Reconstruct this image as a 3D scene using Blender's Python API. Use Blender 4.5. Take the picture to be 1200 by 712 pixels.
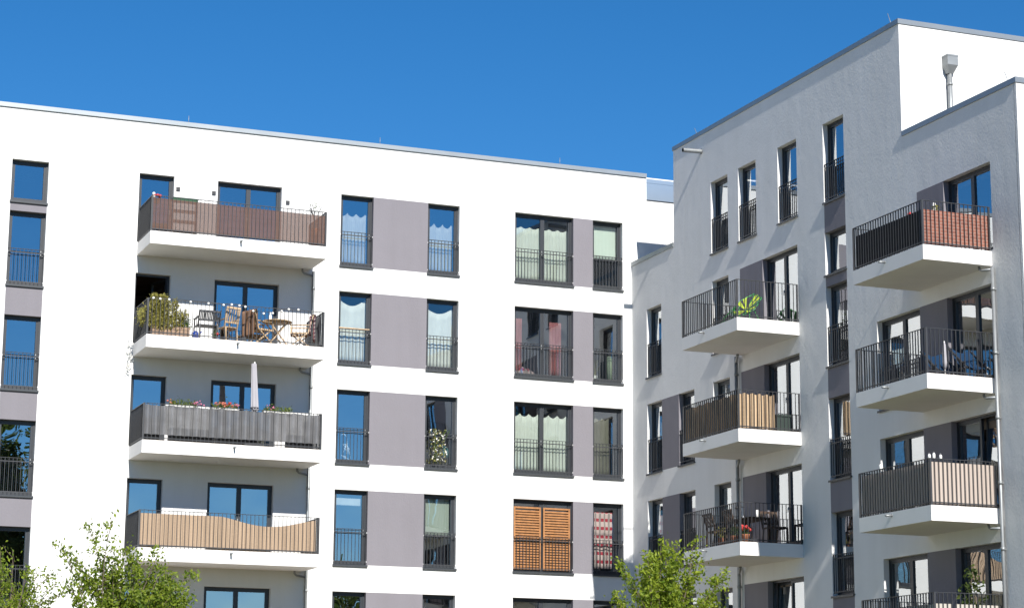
import bpy, bmesh, math, random
from mathutils import Vector, Matrix
random.seed(7)
PI = math.pi
S = bpy.context.scene
for o in list(bpy.data.objects): bpy.data.objects.remove(o)
COL = S.collection

# ------------------------------------------------------------------ camera, sky, sun, exposure
cd = bpy.data.cameras.new('camera'); cam = bpy.data.objects.new('camera', cd); COL.objects.link(cam)
RX = Vector((0.92900474, -0.37000995, 0.00654493)); UP = Vector((-0.08027038, -0.18421162, 0.97960336)); FW = Vector((0.36125734, 0.91058153, 0.20083431))
m = Matrix(((RX.x, UP.x, -FW.x, -1.88383), (RX.y, UP.y, -FW.y, -60.19049), (RX.z, UP.z, -FW.z, 1.31237), (0, 0, 0, 1)))
cam.matrix_world = m
cd.sensor_width = 36.0; cd.lens = 2577.312 / 1200 * 36.0; cd.clip_start = 0.1; cd.clip_end = 4000
S.camera = cam

SUN_DIR = Vector((0.066, 1.0, -0.76)).normalized()      # the way the light travels
EL = math.asin(-SUN_DIR.z)
AZ = math.atan2(-SUN_DIR.x, -SUN_DIR.y)                   # azimuth of the sun, from +Y towards +X
w = bpy.data.worlds.new('World'); S.world = w; w.use_nodes = True
nt = w.node_tree; nt.nodes.clear()
sky = nt.nodes.new('ShaderNodeTexSky'); sky.sky_type = 'NISHITA'; sky.sun_disc = False
sky.sun_elevation = EL; sky.sun_rotation = AZ
sky.altitude = 800; sky.air_density = 1.0; sky.dust_density = 0.0; sky.ozone_density = 6.0
bg = nt.nodes.new('ShaderNodeBackground'); bg.inputs[1].default_value = 0.087
hs = nt.nodes.new('ShaderNodeHueSaturation'); hs.inputs['Saturation'].default_value = 1.25; hs.inputs['Value'].default_value = 0.87
wo = nt.nodes.new('ShaderNodeOutputWorld')
nt.links.new(sky.outputs[0], hs.inputs['Color']); nt.links.new(hs.outputs[0], bg.inputs[0]); nt.links.new(bg.outputs[0], wo.inputs[0])

sd = bpy.data.lights.new('sun', 'SUN'); sun = bpy.data.objects.new('sun', sd); COL.objects.link(sun)
sd.energy = 5.0; sd.angle = math.radians(0.5); sd.color = (1.0, 0.955, 0.89)
sun.rotation_euler = SUN_DIR.to_track_quat('-Z', 'Y').to_euler(); sun.location = (-5, -90, 60)
S.view_settings.view_transform = 'Standard'; S.view_settings.look = 'None'
S.view_settings.exposure = 0.65; S.view_settings.gamma = 1.0; S.view_settings.use_curve_mapping = False
S.render.engine = 'CYCLES'
S.cycles.max_bounces = 8; S.cycles.diffuse_bounces = 4; S.cycles.glossy_bounces = 4
S.cycles.transparent_max_bounces = 16; S.cycles.transmission_bounces = 4

# ------------------------------------------------------------------ materials
def nodes(name):
    mt = bpy.data.materials.new(name); mt.use_nodes = True
    t = mt.node_tree; return mt, t, t.nodes['Principled BSDF']
def rgb(c): return (c[0], c[1], c[2], 1.0)
def noise_mix(t, c1, c2, scale, detail=5, lo=0.3, hi=0.7, stretch=None):
    tc = t.nodes.new('ShaderNodeTexCoord'); n = t.nodes.new('ShaderNodeTexNoise')
    n.inputs['Scale'].default_value = scale; n.inputs['Detail'].default_value = detail
    src = tc.outputs['Object']
    if stretch:
        mp = t.nodes.new('ShaderNodeMapping'); mp.inputs['Scale'].default_value = stretch
        t.links.new(src, mp.inputs[0]); src = mp.outputs[0]
    t.links.new(src, n.inputs['Vector'])
    r = t.nodes.new('ShaderNodeValToRGB'); r.color_ramp.elements[0].position = lo; r.color_ramp.elements[1].position = hi
    r.color_ramp.elements[0].color = rgb(c1); r.color_ramp.elements[1].color = rgb(c2)
    t.links.new(n.outputs['Fac'], r.inputs[0]); return r, n, tc
def simple(name, c, rough=0.6, metal=0.0, var=0.12, scale=6.0, bump=0.0, bscale=60.0, spec=0.5):
    mt, t, b = nodes(name)
    r, n, tc = noise_mix(t, [x * (1 - var) for x in c], [min(1, x * (1 + var)) for x in c], scale)
    t.links.new(r.outputs[0], b.inputs['Base Color'])
    b.inputs['Roughness'].default_value = rough; b.inputs['Metallic'].default_value = metal
    b.inputs['Specular IOR Level'].default_value = spec
    if bump:
        n2 = t.nodes.new('ShaderNodeTexNoise'); n2.inputs['Scale'].default_value = bscale; n2.inputs['Detail'].default_value = 4
        t.links.new(tc.outputs['Object'], n2.inputs['Vector'])
        bp = t.nodes.new('ShaderNodeBump'); bp.inputs['Strength'].default_value = bump; bp.inputs['Distance'].default_value = 0.01
        t.links.new(n2.outputs['Fac'], bp.inputs['Height']); t.links.new(bp.outputs[0], b.inputs['Normal'])
    return mt
def plaster(name, c, var=0.05, d1=0.0046, d2=0.0075):
    mt, t, b = nodes(name)
    r, n, tc = noise_mix(t, [x * (1 - var) for x in c], c, 0.55, 6, 0.3, 0.65)
    # faint rain streaks down the render
    r2, nn, _ = noise_mix(t, (0.955, 0.955, 0.95), (1, 1, 1), 1.0, 6, 0.30, 0.62, (2.6, 2.6, 0.3))
    mx = t.nodes.new('ShaderNodeMix'); mx.data_type = 'RGBA'; mx.blend_type = 'MULTIPLY'; mx.inputs[0].default_value = 1.0
    t.links.new(r.outputs[0], mx.inputs[6]); t.links.new(r2.outputs[0], mx.inputs[7])
    t.links.new(mx.outputs[2], b.inputs['Base Color'])
    b.inputs['Roughness'].default_value = 0.95; b.inputs['Specular IOR Level'].default_value = 0.1
    mpz = t.nodes.new('ShaderNodeMapping'); mpz.inputs['Scale'].default_value = (1, 1, 0.7); t.links.new(tc.outputs['Object'], mpz.inputs[0])
    def nz(s, d=3):
        q = t.nodes.new('ShaderNodeTexNoise'); q.inputs['Scale'].default_value = s; q.inputs['Detail'].default_value = d
        t.links.new(mpz.outputs[0], q.inputs['Vector']); return q
    a1, a2 = nz(20, 3), nz(3.2, 4)
    b1 = t.nodes.new('ShaderNodeBump'); b1.inputs['Strength'].default_value = 1.0; b1.inputs['Distance'].default_value = d1
    t.links.new(a1.outputs['Fac'], b1.inputs['Height'])
    b2 = t.nodes.new('ShaderNodeBump'); b2.inputs['Strength'].default_value = 1.0; b2.inputs['Distance'].default_value = d2
    t.links.new(a2.outputs['Fac'], b2.inputs['Height']); t.links.new(b1.outputs[0], b2.inputs['Normal'])
    t.links.new(b2.outputs[0], b.inputs['Normal'])
    return mt
WHITE = plaster('white_plaster', (0.70, 0.70, 0.69))
GREY = plaster('grey_plaster', (0.212, 0.202, 0.222), 0.06)
CONC = simple('painted_concrete', (0.72, 0.71, 0.69), 0.85, 0, 0.03, 2.0, 0.25, 40, 0.2)
FRAME = simple('anthracite_aluminium', (0.028, 0.032, 0.038), 0.40, 0.0, 0.06)
RAIL = simple('anthracite_steel', (0.034, 0.036, 0.040), 0.45, 0.0, 0.08)
SILL = simple('anthracite_sill', (0.040, 0.045, 0.050), 0.4, 0.0, 0.06)
COPE = simple('zinc_coping', (0.27, 0.295, 0.31), 0.42, 0.6, 0.05, 1.2)
ZINC = simple('zinc_pipe', (0.27, 0.285, 0.29), 0.5, 0.5, 0.12, 4.0)
CLAD = simple('sheet_cladding', (0.40, 0.47, 0.52), 0.35, 0.85, 0.04, 0.8)
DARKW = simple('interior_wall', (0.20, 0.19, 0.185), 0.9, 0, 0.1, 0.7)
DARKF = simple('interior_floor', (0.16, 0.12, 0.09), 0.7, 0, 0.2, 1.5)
ROOF = simple('roof_gravel', (0.25, 0.24, 0.23), 0.95, 0, 0.3, 25)
WMETAL = simple('white_metal', (0.75, 0.75, 0.74), 0.35, 0, 0.03)
BLACK = simple('black_plastic', (0.025, 0.025, 0.027), 0.5, 0, 0.1)
def glass(name, f0, f1):
    mt = bpy.data.materials.new(name); mt.use_nodes = True; t = mt.node_tree; t.nodes.clear()
    out = t.nodes.new('ShaderNodeOutputMaterial'); mix = t.nodes.new('ShaderNodeMixShader')
    tr = t.nodes.new('ShaderNodeBsdfTransparent'); tr.inputs[0].default_value = (0.90, 0.94, 0.92, 1)
    gl = t.nodes.new('ShaderNodeBsdfGlossy'); gl.inputs['Roughness'].default_value = 0.0; gl.inputs[0].default_value = (0.93, 0.97, 1, 1)
    lw = t.nodes.new('ShaderNodeLayerWeight'); lw.inputs[0].default_value = 0.5
    mr = t.nodes.new('ShaderNodeMapRange'); mr.inputs[1].default_value = 0; mr.inputs[2].default_value = 1
    mr.inputs[3].default_value = f0; mr.inputs[4].default_value = f1
    t.links.new(lw.outputs['Facing'], mr.inputs[0]); t.links.new(mr.outputs[0], mix.inputs[0])
    tc = t.nodes.new('ShaderNodeTexCoord'); n = t.nodes.new('ShaderNodeTexNoise'); n.inputs['Scale'].default_value = 0.9; n.inputs['Detail'].default_value = 1
    oi = t.nodes.new('ShaderNodeObjectInfo'); ad = t.nodes.new('ShaderNodeVectorMath'); ad.operation = 'ADD'
    t.links.new(tc.outputs['Object'], ad.inputs[0]); t.links.new(oi.outputs['Location'], ad.inputs[1]); t.links.new(ad.outputs[0], n.inputs['Vector'])
    bp = t.nodes.new('ShaderNodeBump'); bp.inputs['Strength'].default_value = 1.0; bp.inputs['Distance'].default_value = 0.006
    t.links.new(n.outputs['Fac'], bp.inputs['Height']); t.links.new(bp.outputs[0], gl.inputs['Normal'])
    t.links.new(tr.outputs[0], mix.inputs[1]); t.links.new(gl.outputs[0], mix.inputs[2]); t.links.new(mix.outputs[0], out.inputs[0])
    return mt
GLASS = glass('window_glass', 0.41, 0.62)
GLASS_CLEAR = glass('clear_window_glass', 0.16, 0.5)
def cloth(name, c, var=0.06, trans=0.35, rough=0.9, scale=(3, 3, 3)):
    mt, t, b = nodes(name); b.inputs['Roughness'].default_value = rough; b.inputs['Specular IOR Level'].default_value = 0.1
    r, n, tc = noise_mix(t, [x * (1 - var) for x in c], [min(1, x * (1 + var)) for x in c], 1.0, 4, 0.3, 0.7, scale)
    t.links.new(r.outputs[0], b.inputs['Base Color'])
    if trans:
        tl = t.nodes.new('ShaderNodeBsdfTranslucent'); t.links.new(r.outputs[0], tl.inputs[0])
        mix = t.nodes.new('ShaderNodeMixShader'); mix.inputs[0].default_value = trans
        out = t.nodes['Material Output']
        t.links.new(b.outputs[0], mix.inputs[1]); t.links.new(tl.outputs[0], mix.inputs[2]); t.links.new(mix.outputs[0], out.inputs[0])
    return mt
CURT = cloth('white_voile', (0.74, 0.76, 0.73))
CREAM = cloth('cream_voile', (0.68, 0.72, 0.66))
PINK = cloth('pink_curtain', (0.62, 0.25, 0.25), 0.12)
BLIND = cloth('pale_roller_blind', (0.62, 0.70, 0.62), 0.02, 0.2)
OLIVE = cloth('taupe_curtain', (0.34, 0.33, 0.27), 0.1, 0.2)
WOODS = simple('orange_wood', (0.34, 0.15, 0.05), 0.55, 0, 0.25, 9)
WOODC = simple('pale_wood', (0.46, 0.33, 0.20), 0.6, 0, 0.2, 9)
WOODG = simple('weathered_wood', (0.27, 0.18, 0.12), 0.75, 0, 0.25, 9)
def striped(name, cols, axis, freq, ramp, rough=0.85, noise=0.3, nscale=14, trans=0.0, gap=None):
    """bands across one object axis; cols = ramp colours over one period"""
    mt, t, b = nodes(name); b.inputs['Roughness'].default_value = rough; b.inputs['Specular IOR Level'].default_value = 0.15
    tc = t.nodes.new('ShaderNodeTexCoord'); sp = t.nodes.new('ShaderNodeSeparateXYZ'); t.links.new(tc.outputs['Object'], sp.inputs[0])
    mu = t.nodes.new('ShaderNodeMath'); mu.operation = 'MULTIPLY'; mu.inputs[1].default_value = freq; t.links.new(sp.outputs[axis], mu.inputs[0])
    fr = t.nodes.new('ShaderNodeMath'); fr.operation = 'FRACT'; t.links.new(mu.outputs[0], fr.inputs[0])
    r = t.nodes.new('ShaderNodeValToRGB'); e = r.color_ramp.elements
    while len(e) < len(cols): e.new(0.5)
    for i, (p, c) in enumerate(zip(ramp, cols)): e[i].position = p; e[i].color = rgb(c)
    t.links.new(fr.outputs[0], r.inputs[0])
    fl = t.nodes.new('ShaderNodeMath'); fl.operation = 'FLOOR'; t.links.new(mu.outputs[0], fl.inputs[0])
    wn = t.nodes.new('ShaderNodeTexWhiteNoise'); wn.noise_dimensions = '1D'; t.links.new(fl.outputs[0], wn.inputs['W'])
    n = t.nodes.new('ShaderNodeTexNoise'); n.inputs['Scale'].default_value = nscale; n.inputs['Detail'].default_value = 5
    t.links.new(tc.outputs['Object'], n.inputs['Vector'])
    ad = t.nodes.new('ShaderNodeMath'); ad.operation = 'ADD'; t.links.new(n.outputs['Fac'], ad.inputs[0]); t.links.new(wn.outputs['Value'], ad.inputs[1])
    mr = t.nodes.new('ShaderNodeMapRange'); mr.inputs[1].default_value = 0.3; mr.inputs[2].default_value = 1.7; mr.inputs[3].default_value = 1 - noise; mr.inputs[4].default_value = 1 + noise
    t.links.new(ad.outputs[0], mr.inputs[0])
    vm = t.nodes.new('ShaderNodeVectorMath'); vm.operation = 'SCALE'; t.links.new(r.outputs[0], vm.inputs[0]); t.links.new(mr.outputs[0], vm.inputs['Scale'])
    t.links.new(vm.outputs[0], b.inputs['Base Color'])
    return mt
BROWN = striped('brown_wicker_mat', [(0.125, 0.075, 0.060), (0.17, 0.105, 0.085), (0.115, 0.068, 0.055)], 2, 45, [0, 0.5, 1], 0.7, 0.14, 3)
REED = striped('reed_mat', [(0.19, 0.13, 0.085), (0.43, 0.325, 0.235), (0.36, 0.265, 0.185), (0.16, 0.105, 0.065)], 0, 55, [0, 0.3, 0.7, 1], 0.85, 0.30, 26)
BARK = striped('bark_mat', [(0.05, 0.03, 0.018), (0.44, 0.33, 0.22), (0.36, 0.255, 0.16), (0.05, 0.03, 0.018)], 0, 14, [0, 0.25, 0.75, 1], 0.9, 0.35, 18)
SLAT = striped('pale_slat_mat', [(0.24, 0.18, 0.145), (0.42, 0.36, 0.315), (0.42, 0.36, 0.315)], 0, 9, [0, 0.12, 1], 0.7, 0.06, 6)
DARKMAT = striped('dark_mat', [(0.03, 0.03, 0.03), (0.045, 0.045, 0.045), (0.03, 0.03, 0.03)], 2, 30, [0, 0.5, 1], 0.8, 0.2, 8)
GREYMAT = simple('grey_tarpaulin', (0.155, 0.155, 0.16), 0.40, 0, 0.12, 3.0, 0.5, 5)
GREYSIDE = simple('grey_mesh', (0.20, 0.22, 0.23), 0.7, 0, 0.1, 8.0)
PALEMAT = simple('pale_mat', (0.42, 0.39, 0.34), 0.8, 0, 0.08, 3.0)
def brickmat():
    mt, t, b = nodes('brick_pattern_mat'); b.inputs['Roughness'].default_value = 0.8
    tc = t.nodes.new('ShaderNodeTexCoord'); mp = t.nodes.new('ShaderNodeMapping'); mp.inputs['Rotation'].default_value = (PI / 2, 0, 0)
    br = t.nodes.new('ShaderNodeTexBrick'); br.inputs['Scale'].default_value = 1.0
    br.inputs['Brick Width'].default_value = 0.22; br.inputs['Row Height'].default_value = 0.075; br.inputs['Mortar Size'].default_value = 0.008
    br.inputs['Color1'].default_value = (0.27, 0.105, 0.07, 1); br.inputs['Color2'].default_value = (0.19, 0.07, 0.048, 1); br.inputs['Mortar'].default_value = (0.30, 0.19, 0.155, 1)
    t.links.new(tc.outputs['Object'], mp.inputs[0]); t.links.new(mp.outputs[0], br.inputs[0]); t.links.new(br.outputs[0], b.inputs['Base Color'])
    return mt
def see_through(mt, f):
    t = mt.node_tree; b = t.nodes['Principled BSDF']; tr = t.nodes.new('ShaderNodeBsdfTransparent'); mx = t.nodes.new('ShaderNodeMixShader'); mx.inputs[0].default_value = f
    t.links.new(b.outputs[0], mx.inputs[1]); t.links.new(tr.outputs[0], mx.inputs[2]); t.links.new(mx.outputs[0], t.nodes['Material Output'].inputs[0])
see_through(BROWN, 0.34); see_through(GREYMAT, 0.25); see_through(GREYSIDE, 0.2)
BRICK = brickmat()
def plaid(name, c0, c1, c2, f):
    mt, t, b = nodes(name); b.inputs['Roughness'].default_value = 0.9
    tc = t.nodes.new('ShaderNodeTexCoord'); sp = t.nodes.new('ShaderNodeSeparateXYZ'); t.links.new(tc.outputs['Object'], sp.inputs[0])
    outs = []
    for ax, ff, col in ((2, f, c1), (0, f * 1.7, c2)):
        mu = t.nodes.new('ShaderNodeMath'); mu.operation = 'MULTIPLY'; mu.inputs[1].default_value = ff; t.links.new(sp.outputs[ax], mu.inputs[0])
        fr = t.nodes.new('ShaderNodeMath'); fr.operation = 'FRACT'; t.links.new(mu.outputs[0], fr.inputs[0])
        gt = t.nodes.new('ShaderNodeMath'); gt.operation = 'GREATER_THAN'; gt.inputs[1].default_value = 0.62; t.links.new(fr.outputs[0], gt.inputs[0]); outs.append((gt, col))
    prev = None
    for gt, col in outs:
        mx = t.nodes.new('ShaderNodeMix'); mx.data_type = 'RGBA'; t.links.new(gt.outputs[0], mx.inputs[0])
        if prev is None: mx.inputs[6].default_value = rgb(c0)
        else: t.links.new(prev.outputs[2], mx.inputs[6])
        mx.inputs[7].default_value = rgb(col); prev = mx
    t.links.new(prev.outputs[2], b.inputs['Base Color']); return mt
QUILT = plaid('red_check_cloth', (0.55, 0.42, 0.40), (0.36, 0.03, 0.05), (0.30, 0.25, 0.24), 4.0)
TARTAN = plaid('tartan_blanket', (0.45, 0.36, 0.34), (0.13, 0.06, 0.10), (0.30, 0.10, 0.10), 9.0)
THROW = cloth('brown_throw', (0.17, 0.10, 0.065), 0.35, 0.0, 0.95, (20, 20, 4))
PARA = cloth('parasol_cloth', (0.42, 0.41, 0.44), 0.05, 0.15)
def leafmat(name, dark, light, trans=0.45):
    mt = bpy.data.materials.new(name); mt.use_nodes = True; t = mt.node_tree; b = t.nodes['Principled BSDF']
    g = t.nodes.new('ShaderNodeNewGeometry'); r = t.nodes.new('ShaderNodeValToRGB')
    r.color_ramp.elements[0].color = rgb(dark); r.color_ramp.elements[1].color = rgb(light)
    t.links.new(g.outputs['Random Per Island'], r.inputs[0]); t.links.new(r.outputs[0], b.inputs['Base Color'])
    b.inputs['Roughness'].default_value = 0.5; b.inputs['Specular IOR Level'].default_value = 0.3
    tl = t.nodes.new('ShaderNodeBsdfTranslucent'); hs = t.nodes.new('ShaderNodeHueSaturation'); hs.inputs['Value'].default_value = 1.5
    t.links.new(r.outputs[0], hs.inputs['Color']); t.links.new(hs.outputs[0], tl.inputs[0])
    mix = t.nodes.new('ShaderNodeMixShader'); mix.inputs[0].default_value = trans
    t.links.new(b.outputs[0], mix.inputs[1]); t.links.new(tl.outputs[0], mix.inputs[2]); t.links.new(mix.outputs[0], t.nodes['Material Output'].inputs[0])
    return mt
LEAF_A = leafmat('spring_leaves', (0.09, 0.15, 0.012), (0.30, 0.36, 0.035))
LEAF_B = leafmat('green_leaves', (0.075, 0.13, 0.014), (0.26, 0.32, 0.035))
LEAF_C = leafmat('olive_leaves', (0.03, 0.055, 0.014), (0.10, 0.13, 0.03))
LEAF_Y = leafmat('yellow_leaves', (0.16, 0.16, 0.03), (0.46, 0.42, 0.13))
LEAF_D = leafmat('pot_leaves', (0.03, 0.07, 0.015), (0.12, 0.19, 0.04))
LEAF_Y2 = leafmat('box_leaves', (0.06, 0.10, 0.02), (0.20, 0.24, 0.05))
BARKT = simple('tree_bark', (0.13, 0.10, 0.075), 0.9, 0, 0.3, 12)
RED = simple('red_petals', (0.42, 0.03, 0.03), 0.6, 0, 0.3, 30)
PINKP = simple('pink_petals', (0.42, 0.14, 0.22), 0.6, 0, 0.3, 30)
CORAL = simple('coral_petals', (0.42, 0.12, 0.085), 0.6, 0, 0.3, 30)
WHITEP = simple('white_petals', (0.75, 0.74, 0.68), 0.6, 0, 0.1, 30)
YEL = simple('yellow_cushion', (0.33, 0.42, 0.03), 0.8, 0, 0.15, 10)
DGREEN = simple('dark_green_lid', (0.012, 0.075, 0.03), 0.4, 0, 0.1)
GREEN = simple('green_paint', (0.03, 0.22, 0.05), 0.45, 0, 0.1)
BLUE = cloth('blue_cloth', (0.010, 0.032, 0.075), 0.1, 0.0)
BLUEP = simple('blue_plastic', (0.02, 0.05, 0.25), 0.35, 0, 0.05)
TERRA = simple('terracotta', (0.36, 0.14, 0.07), 0.8, 0, 0.15, 12)
WHITEPL = simple('white_plastic', (0.78, 0.78, 0.75), 0.4, 0, 0.03)
TEAL = simple('teal_glaze', (0.05, 0.22, 0.24), 0.3, 0, 0.1)
GROUND = simple('light_paving', (0.145, 0.098, 0.055), 0.9, 0, 0.12, 0.4, 0.3, 8)
GRASS = simple('lawn', (0.06, 0.10, 0.025), 0.95, 0, 0.35, 4, 0.6, 60)

# ------------------------------------------------------------------ mesh helpers
class MB:
    def __init__(s): s.v = []; s.f = []; s.mi = []; s.sm = []
    def face(s, pts, mi=0, smooth=False):
        b = len(s.v); s.v += [tuple(p) for p in pts]; s.f.append(tuple(range(b, b + len(pts)))); s.mi.append(mi); s.sm.append(smooth)
    def box(s, x0, x1, y0, y1, z0, z1, mi=0, M=None):
        if x1 < x0: x0, x1 = x1, x0
        if y1 < y0: y0, y1 = y1, y0
        if z1 < z0: z0, z1 = z1, z0
        p = [Vector((x, y, z)) for z in (z0, z1) for y in (y0, y1) for x in (x0, x1)]
        if M: p = [M @ q for q in p]
        b = len(s.v); s.v += [tuple(q) for q in p]
        for q in ((0, 2, 3, 1), (4, 5, 7, 6), (0, 1, 5, 4), (2, 6, 7, 3), (0, 4, 6, 2), (1, 3, 7, 5)):
            s.f.append(tuple(b + i for i in q)); s.mi.append(mi); s.sm.append(False)
    def bar(s, a, b_, w, h=None, mi=0, up=(0, 0, 1)):
        a = Vector(a); b_ = Vector(b_); h = h or w; d = (b_ - a); L = d.length; d.normalize()
        u = Vector(up); 
        if abs(u.dot(d)) > 0.98: u = Vector((1, 0, 0))
        sx = d.cross(u).normalized(); uu = sx.cross(d)
        M = Matrix(((sx.x, d.x, uu.x, a.x), (sx.y, d.y, uu.y, a.y), (sx.z, d.z, uu.z, a.z), (0, 0, 0, 1)))
        s.box(-w / 2, w / 2, 0, L, -h / 2, h / 2, mi, M)
    def tube(s, pts, rad, n=8, mi=0, cap=True):
        pts = [Vector(p) for p in pts]; rr = rad if hasattr(rad, '__len__') else [rad] * len(pts)
        base = len(s.v); prev = None
        for i, p in enumerate(pts):
            d = (pts[min(i + 1, len(pts) - 1)] - pts[max(i - 1, 0)])
            d = d.normalized() if d.length > 1e-9 else Vector((0, 0, 1))
            if prev is None:
                a = Vector((1, 0, 0)) if abs(d.x) < 0.8 else Vector((0, 1, 0)); sx = d.cross(a).normalized()
            else:
                sx = (prev - d * prev.dot(d)); sx = sx.normalized() if sx.length > 1e-6 else d.orthogonal().normalized()
            prev = sx; sy = d.cross(sx)
            for k in range(n):
                a = 2 * PI * k / n; s.v.append(tuple(p + (sx * math.cos(a) + sy * math.sin(a)) * rr[i]))
        for i in range(len(pts) - 1):
            for k in range(n):
                k2 = (k + 1) % n; q = base + i * n
                s.f.append((q + k, q + k2, q + n + k2, q + n + k)); s.mi.append(mi); s.sm.append(True)
        if cap:
            s.f.append(tuple(base + k for k in reversed(range(n)))); s.mi.append(mi); s.sm.append(False)
            q = base + (len(pts) - 1) * n; s.f.append(tuple(q + k for k in range(n))); s.mi.append(mi); s.sm.append(False)
    def lathe(s, prof, c=(0, 0, 0), n=14, mi=0):
        s.tube([(c[0], c[1], c[2] + z) for r, z in prof], [r for r, z in prof], n, mi)
    def grid(s, fn, nu, nv, mi=0, smooth=True):
        b = len(s.v)
        for j in range(nv + 1):
            for i in range(nu + 1): s.v.append(tuple(fn(i / nu, j / nv)))
        for j in range(nv):
            for i in range(nu):
                q = b + j * (nu + 1) + i; s.f.append((q, q + 1, q + nu + 2, q + nu + 1)); s.mi.append(mi); s.sm.append(smooth)
    def leaf(s, p, size, mi=0, flat=0.0, aspect=0.55):
        d = Vector((random.gauss(0, 1), random.gauss(0, 1), random.gauss(0, 1) * (1 - flat))).normalized()
        u = d.orthogonal().normalized(); u.rotate(Matrix.Rotation(random.uniform(0, 6.28), 3, d)); v = d.cross(u)
        L = size * random.uniform(0.7, 1.25); W = L * aspect
        p = Vector(p); fold = d * L * 0.12
        s.face([p - u * L * .5, p + v * W * .5 + fold, p + u * L * .5, p - v * W * .5 + fold], mi)
    def blob(s, c, r, mi=0, n=7):
        s.lathe([(r * math.sin(PI * t / n) + 1e-4, -r * math.cos(PI * t / n)) for t in range(n + 1)], c, 8, mi)
    def build(s, name, mats, parent=None, off=None, loc=None, rot=0.0, thick=0.0):
        me = bpy.data.meshes.new(name)
        v = s.v if off is None else [(p[0] - off[0], p[1] - off[1], p[2] - off[2]) for p in s.v]
        me.from_pydata(v, [], s.f)
        for mt in (mats if isinstance(mats, (list, tuple)) else [mats]): me.materials.append(mt)
        me.polygons.foreach_set('material_index', s.mi); me.polygons.foreach_set('use_smooth', s.sm); me.update()
        return link(name, me, parent, loc, rot)
def link(name, me, parent=None, loc=None, rot=0.0):
    o = bpy.data.objects.new(name, me); COL.objects.link(o)
    if parent: o.parent = parent
    if loc is not None: o.location = loc
    o.rotation_euler = (0, 0, rot); return o
def tag(o, label, cat, group=None):
    o['label'] = label; o['category'] = cat
    if group: o['group'] = group
    return o
def thing(name, label, cat, loc=(0, 0, 0), rot=0.0, group=None):
    o = bpy.data.objects.new(name, None); COL.objects.link(o); o.location = loc; o.rotation_euler = (0, 0, rot)
    o.empty_display_size = 0.2
    return tag(o, label, cat, group)
def copy_tree(o, parent=None):
    c = o.copy(); COL.objects.link(c); c.parent = parent
    for ch in list(o.children): copy_tree(ch, c)
    return c

# ------------------------------------------------------------------ ground
GZ = -0.3
g = MB(); g.face([(-1500, -1500, GZ), (1500, -1500, GZ), (1500, 1500, GZ), (-1500, 1500, GZ)])
o = g.build('ground', GROUND); o['kind'] = 'structure'
g = MB(); g.grid(lambda u, v: (-14 + 36 * u, -30 + 22 * v, GZ + 0.005), 1, 1, 0, False)
o = g.build('lawn', GRASS); o['kind'] = 'structure'

# ------------------------------------------------------------------ facades
LB = thing('apartment_building', 'long white apartment block with grey panels in full sunlight, four balconies stacked at its left', 'building', (13, 0, GZ))
X1 = 25.966
RB = thing('apartment_building', 'taller white apartment block in half shade standing at right angles, with stepped roofline', 'building', (X1, -9, GZ))
LOFF = (13, 0, GZ); ROFF = (X1, -9, GZ)
RMAT = Matrix(((0, 1, 0, X1), (-1, 0, 0, 0), (0, 0, 1, 0), (0, 0, 0, 1)))       # local (u, inward, z) -> world for the side facade
IDM = Matrix.Identity(4)
DEP = 0.30
def facade(name, M, u0, u1, z0, z1, holes, parent, off, mat=WHITE):
    """wall sheet with real openings: holes = (a, b, c, d, depth, grey_sides); depth None = opening filled by a panel of its own"""
    us = sorted({u0, u1} | {x for h in holes for x in h[:2] if u0 < x < u1}); zs = sorted({z0, z1} | {x for h in holes for x in h[2:4] if z0 < x < z1})
    mb = MB()
    T = lambda u, v, z: M @ Vector((u, v, z))
    for i in range(len(us) - 1):
        for j in range(len(zs) - 1):
            cu = (us[i] + us[i + 1]) / 2; cz = (zs[j] + zs[j + 1]) / 2
            if any(h[0] < cu < h[1] and h[2] < cz < h[3] for h in holes): continue
            mb.face([T(us[i], 0, zs[j]), T(us[i + 1], 0, zs[j]), T(us[i + 1], 0, zs[j + 1]), T(us[i], 0, zs[j + 1])])
    for a, b, c, d, dep, gs in holes:
        if dep is None: continue
        mb.face([T(a, 0, c), T(a, dep, c), T(a, dep, d), T(a, 0, d)], 1 if 'l' in gs else 0)
        mb.face([T(b, 0, d), T(b, dep, d), T(b, dep, c), T(b, 0, c)], 1 if 'r' in gs else 0)
        mb.face([T(a, 0, d), T(a, dep, d), T(b, dep, d), T(b, 0, d)], 1 if 't' in gs else 0)
        mb.face([T(b, 0, c), T(b, dep, c), T(a, dep, c), T(a, 0, c)], 1 if 'b' in gs else 0)
    return mb.build(name, [mat, GREY], parent, off)
def panel(M, u0, u1, z0, z1, parent, off):
    mb = MB(); T = lambda u, v, z: M @ Vector((u, v, z))
    mb.face([T(u0, 0, z0), T(u1, 0, z0), T(u1, 0, z1), T(u0, 0, z1)])
    return mb.build('plaster_panel', GREY, parent, off)

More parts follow.
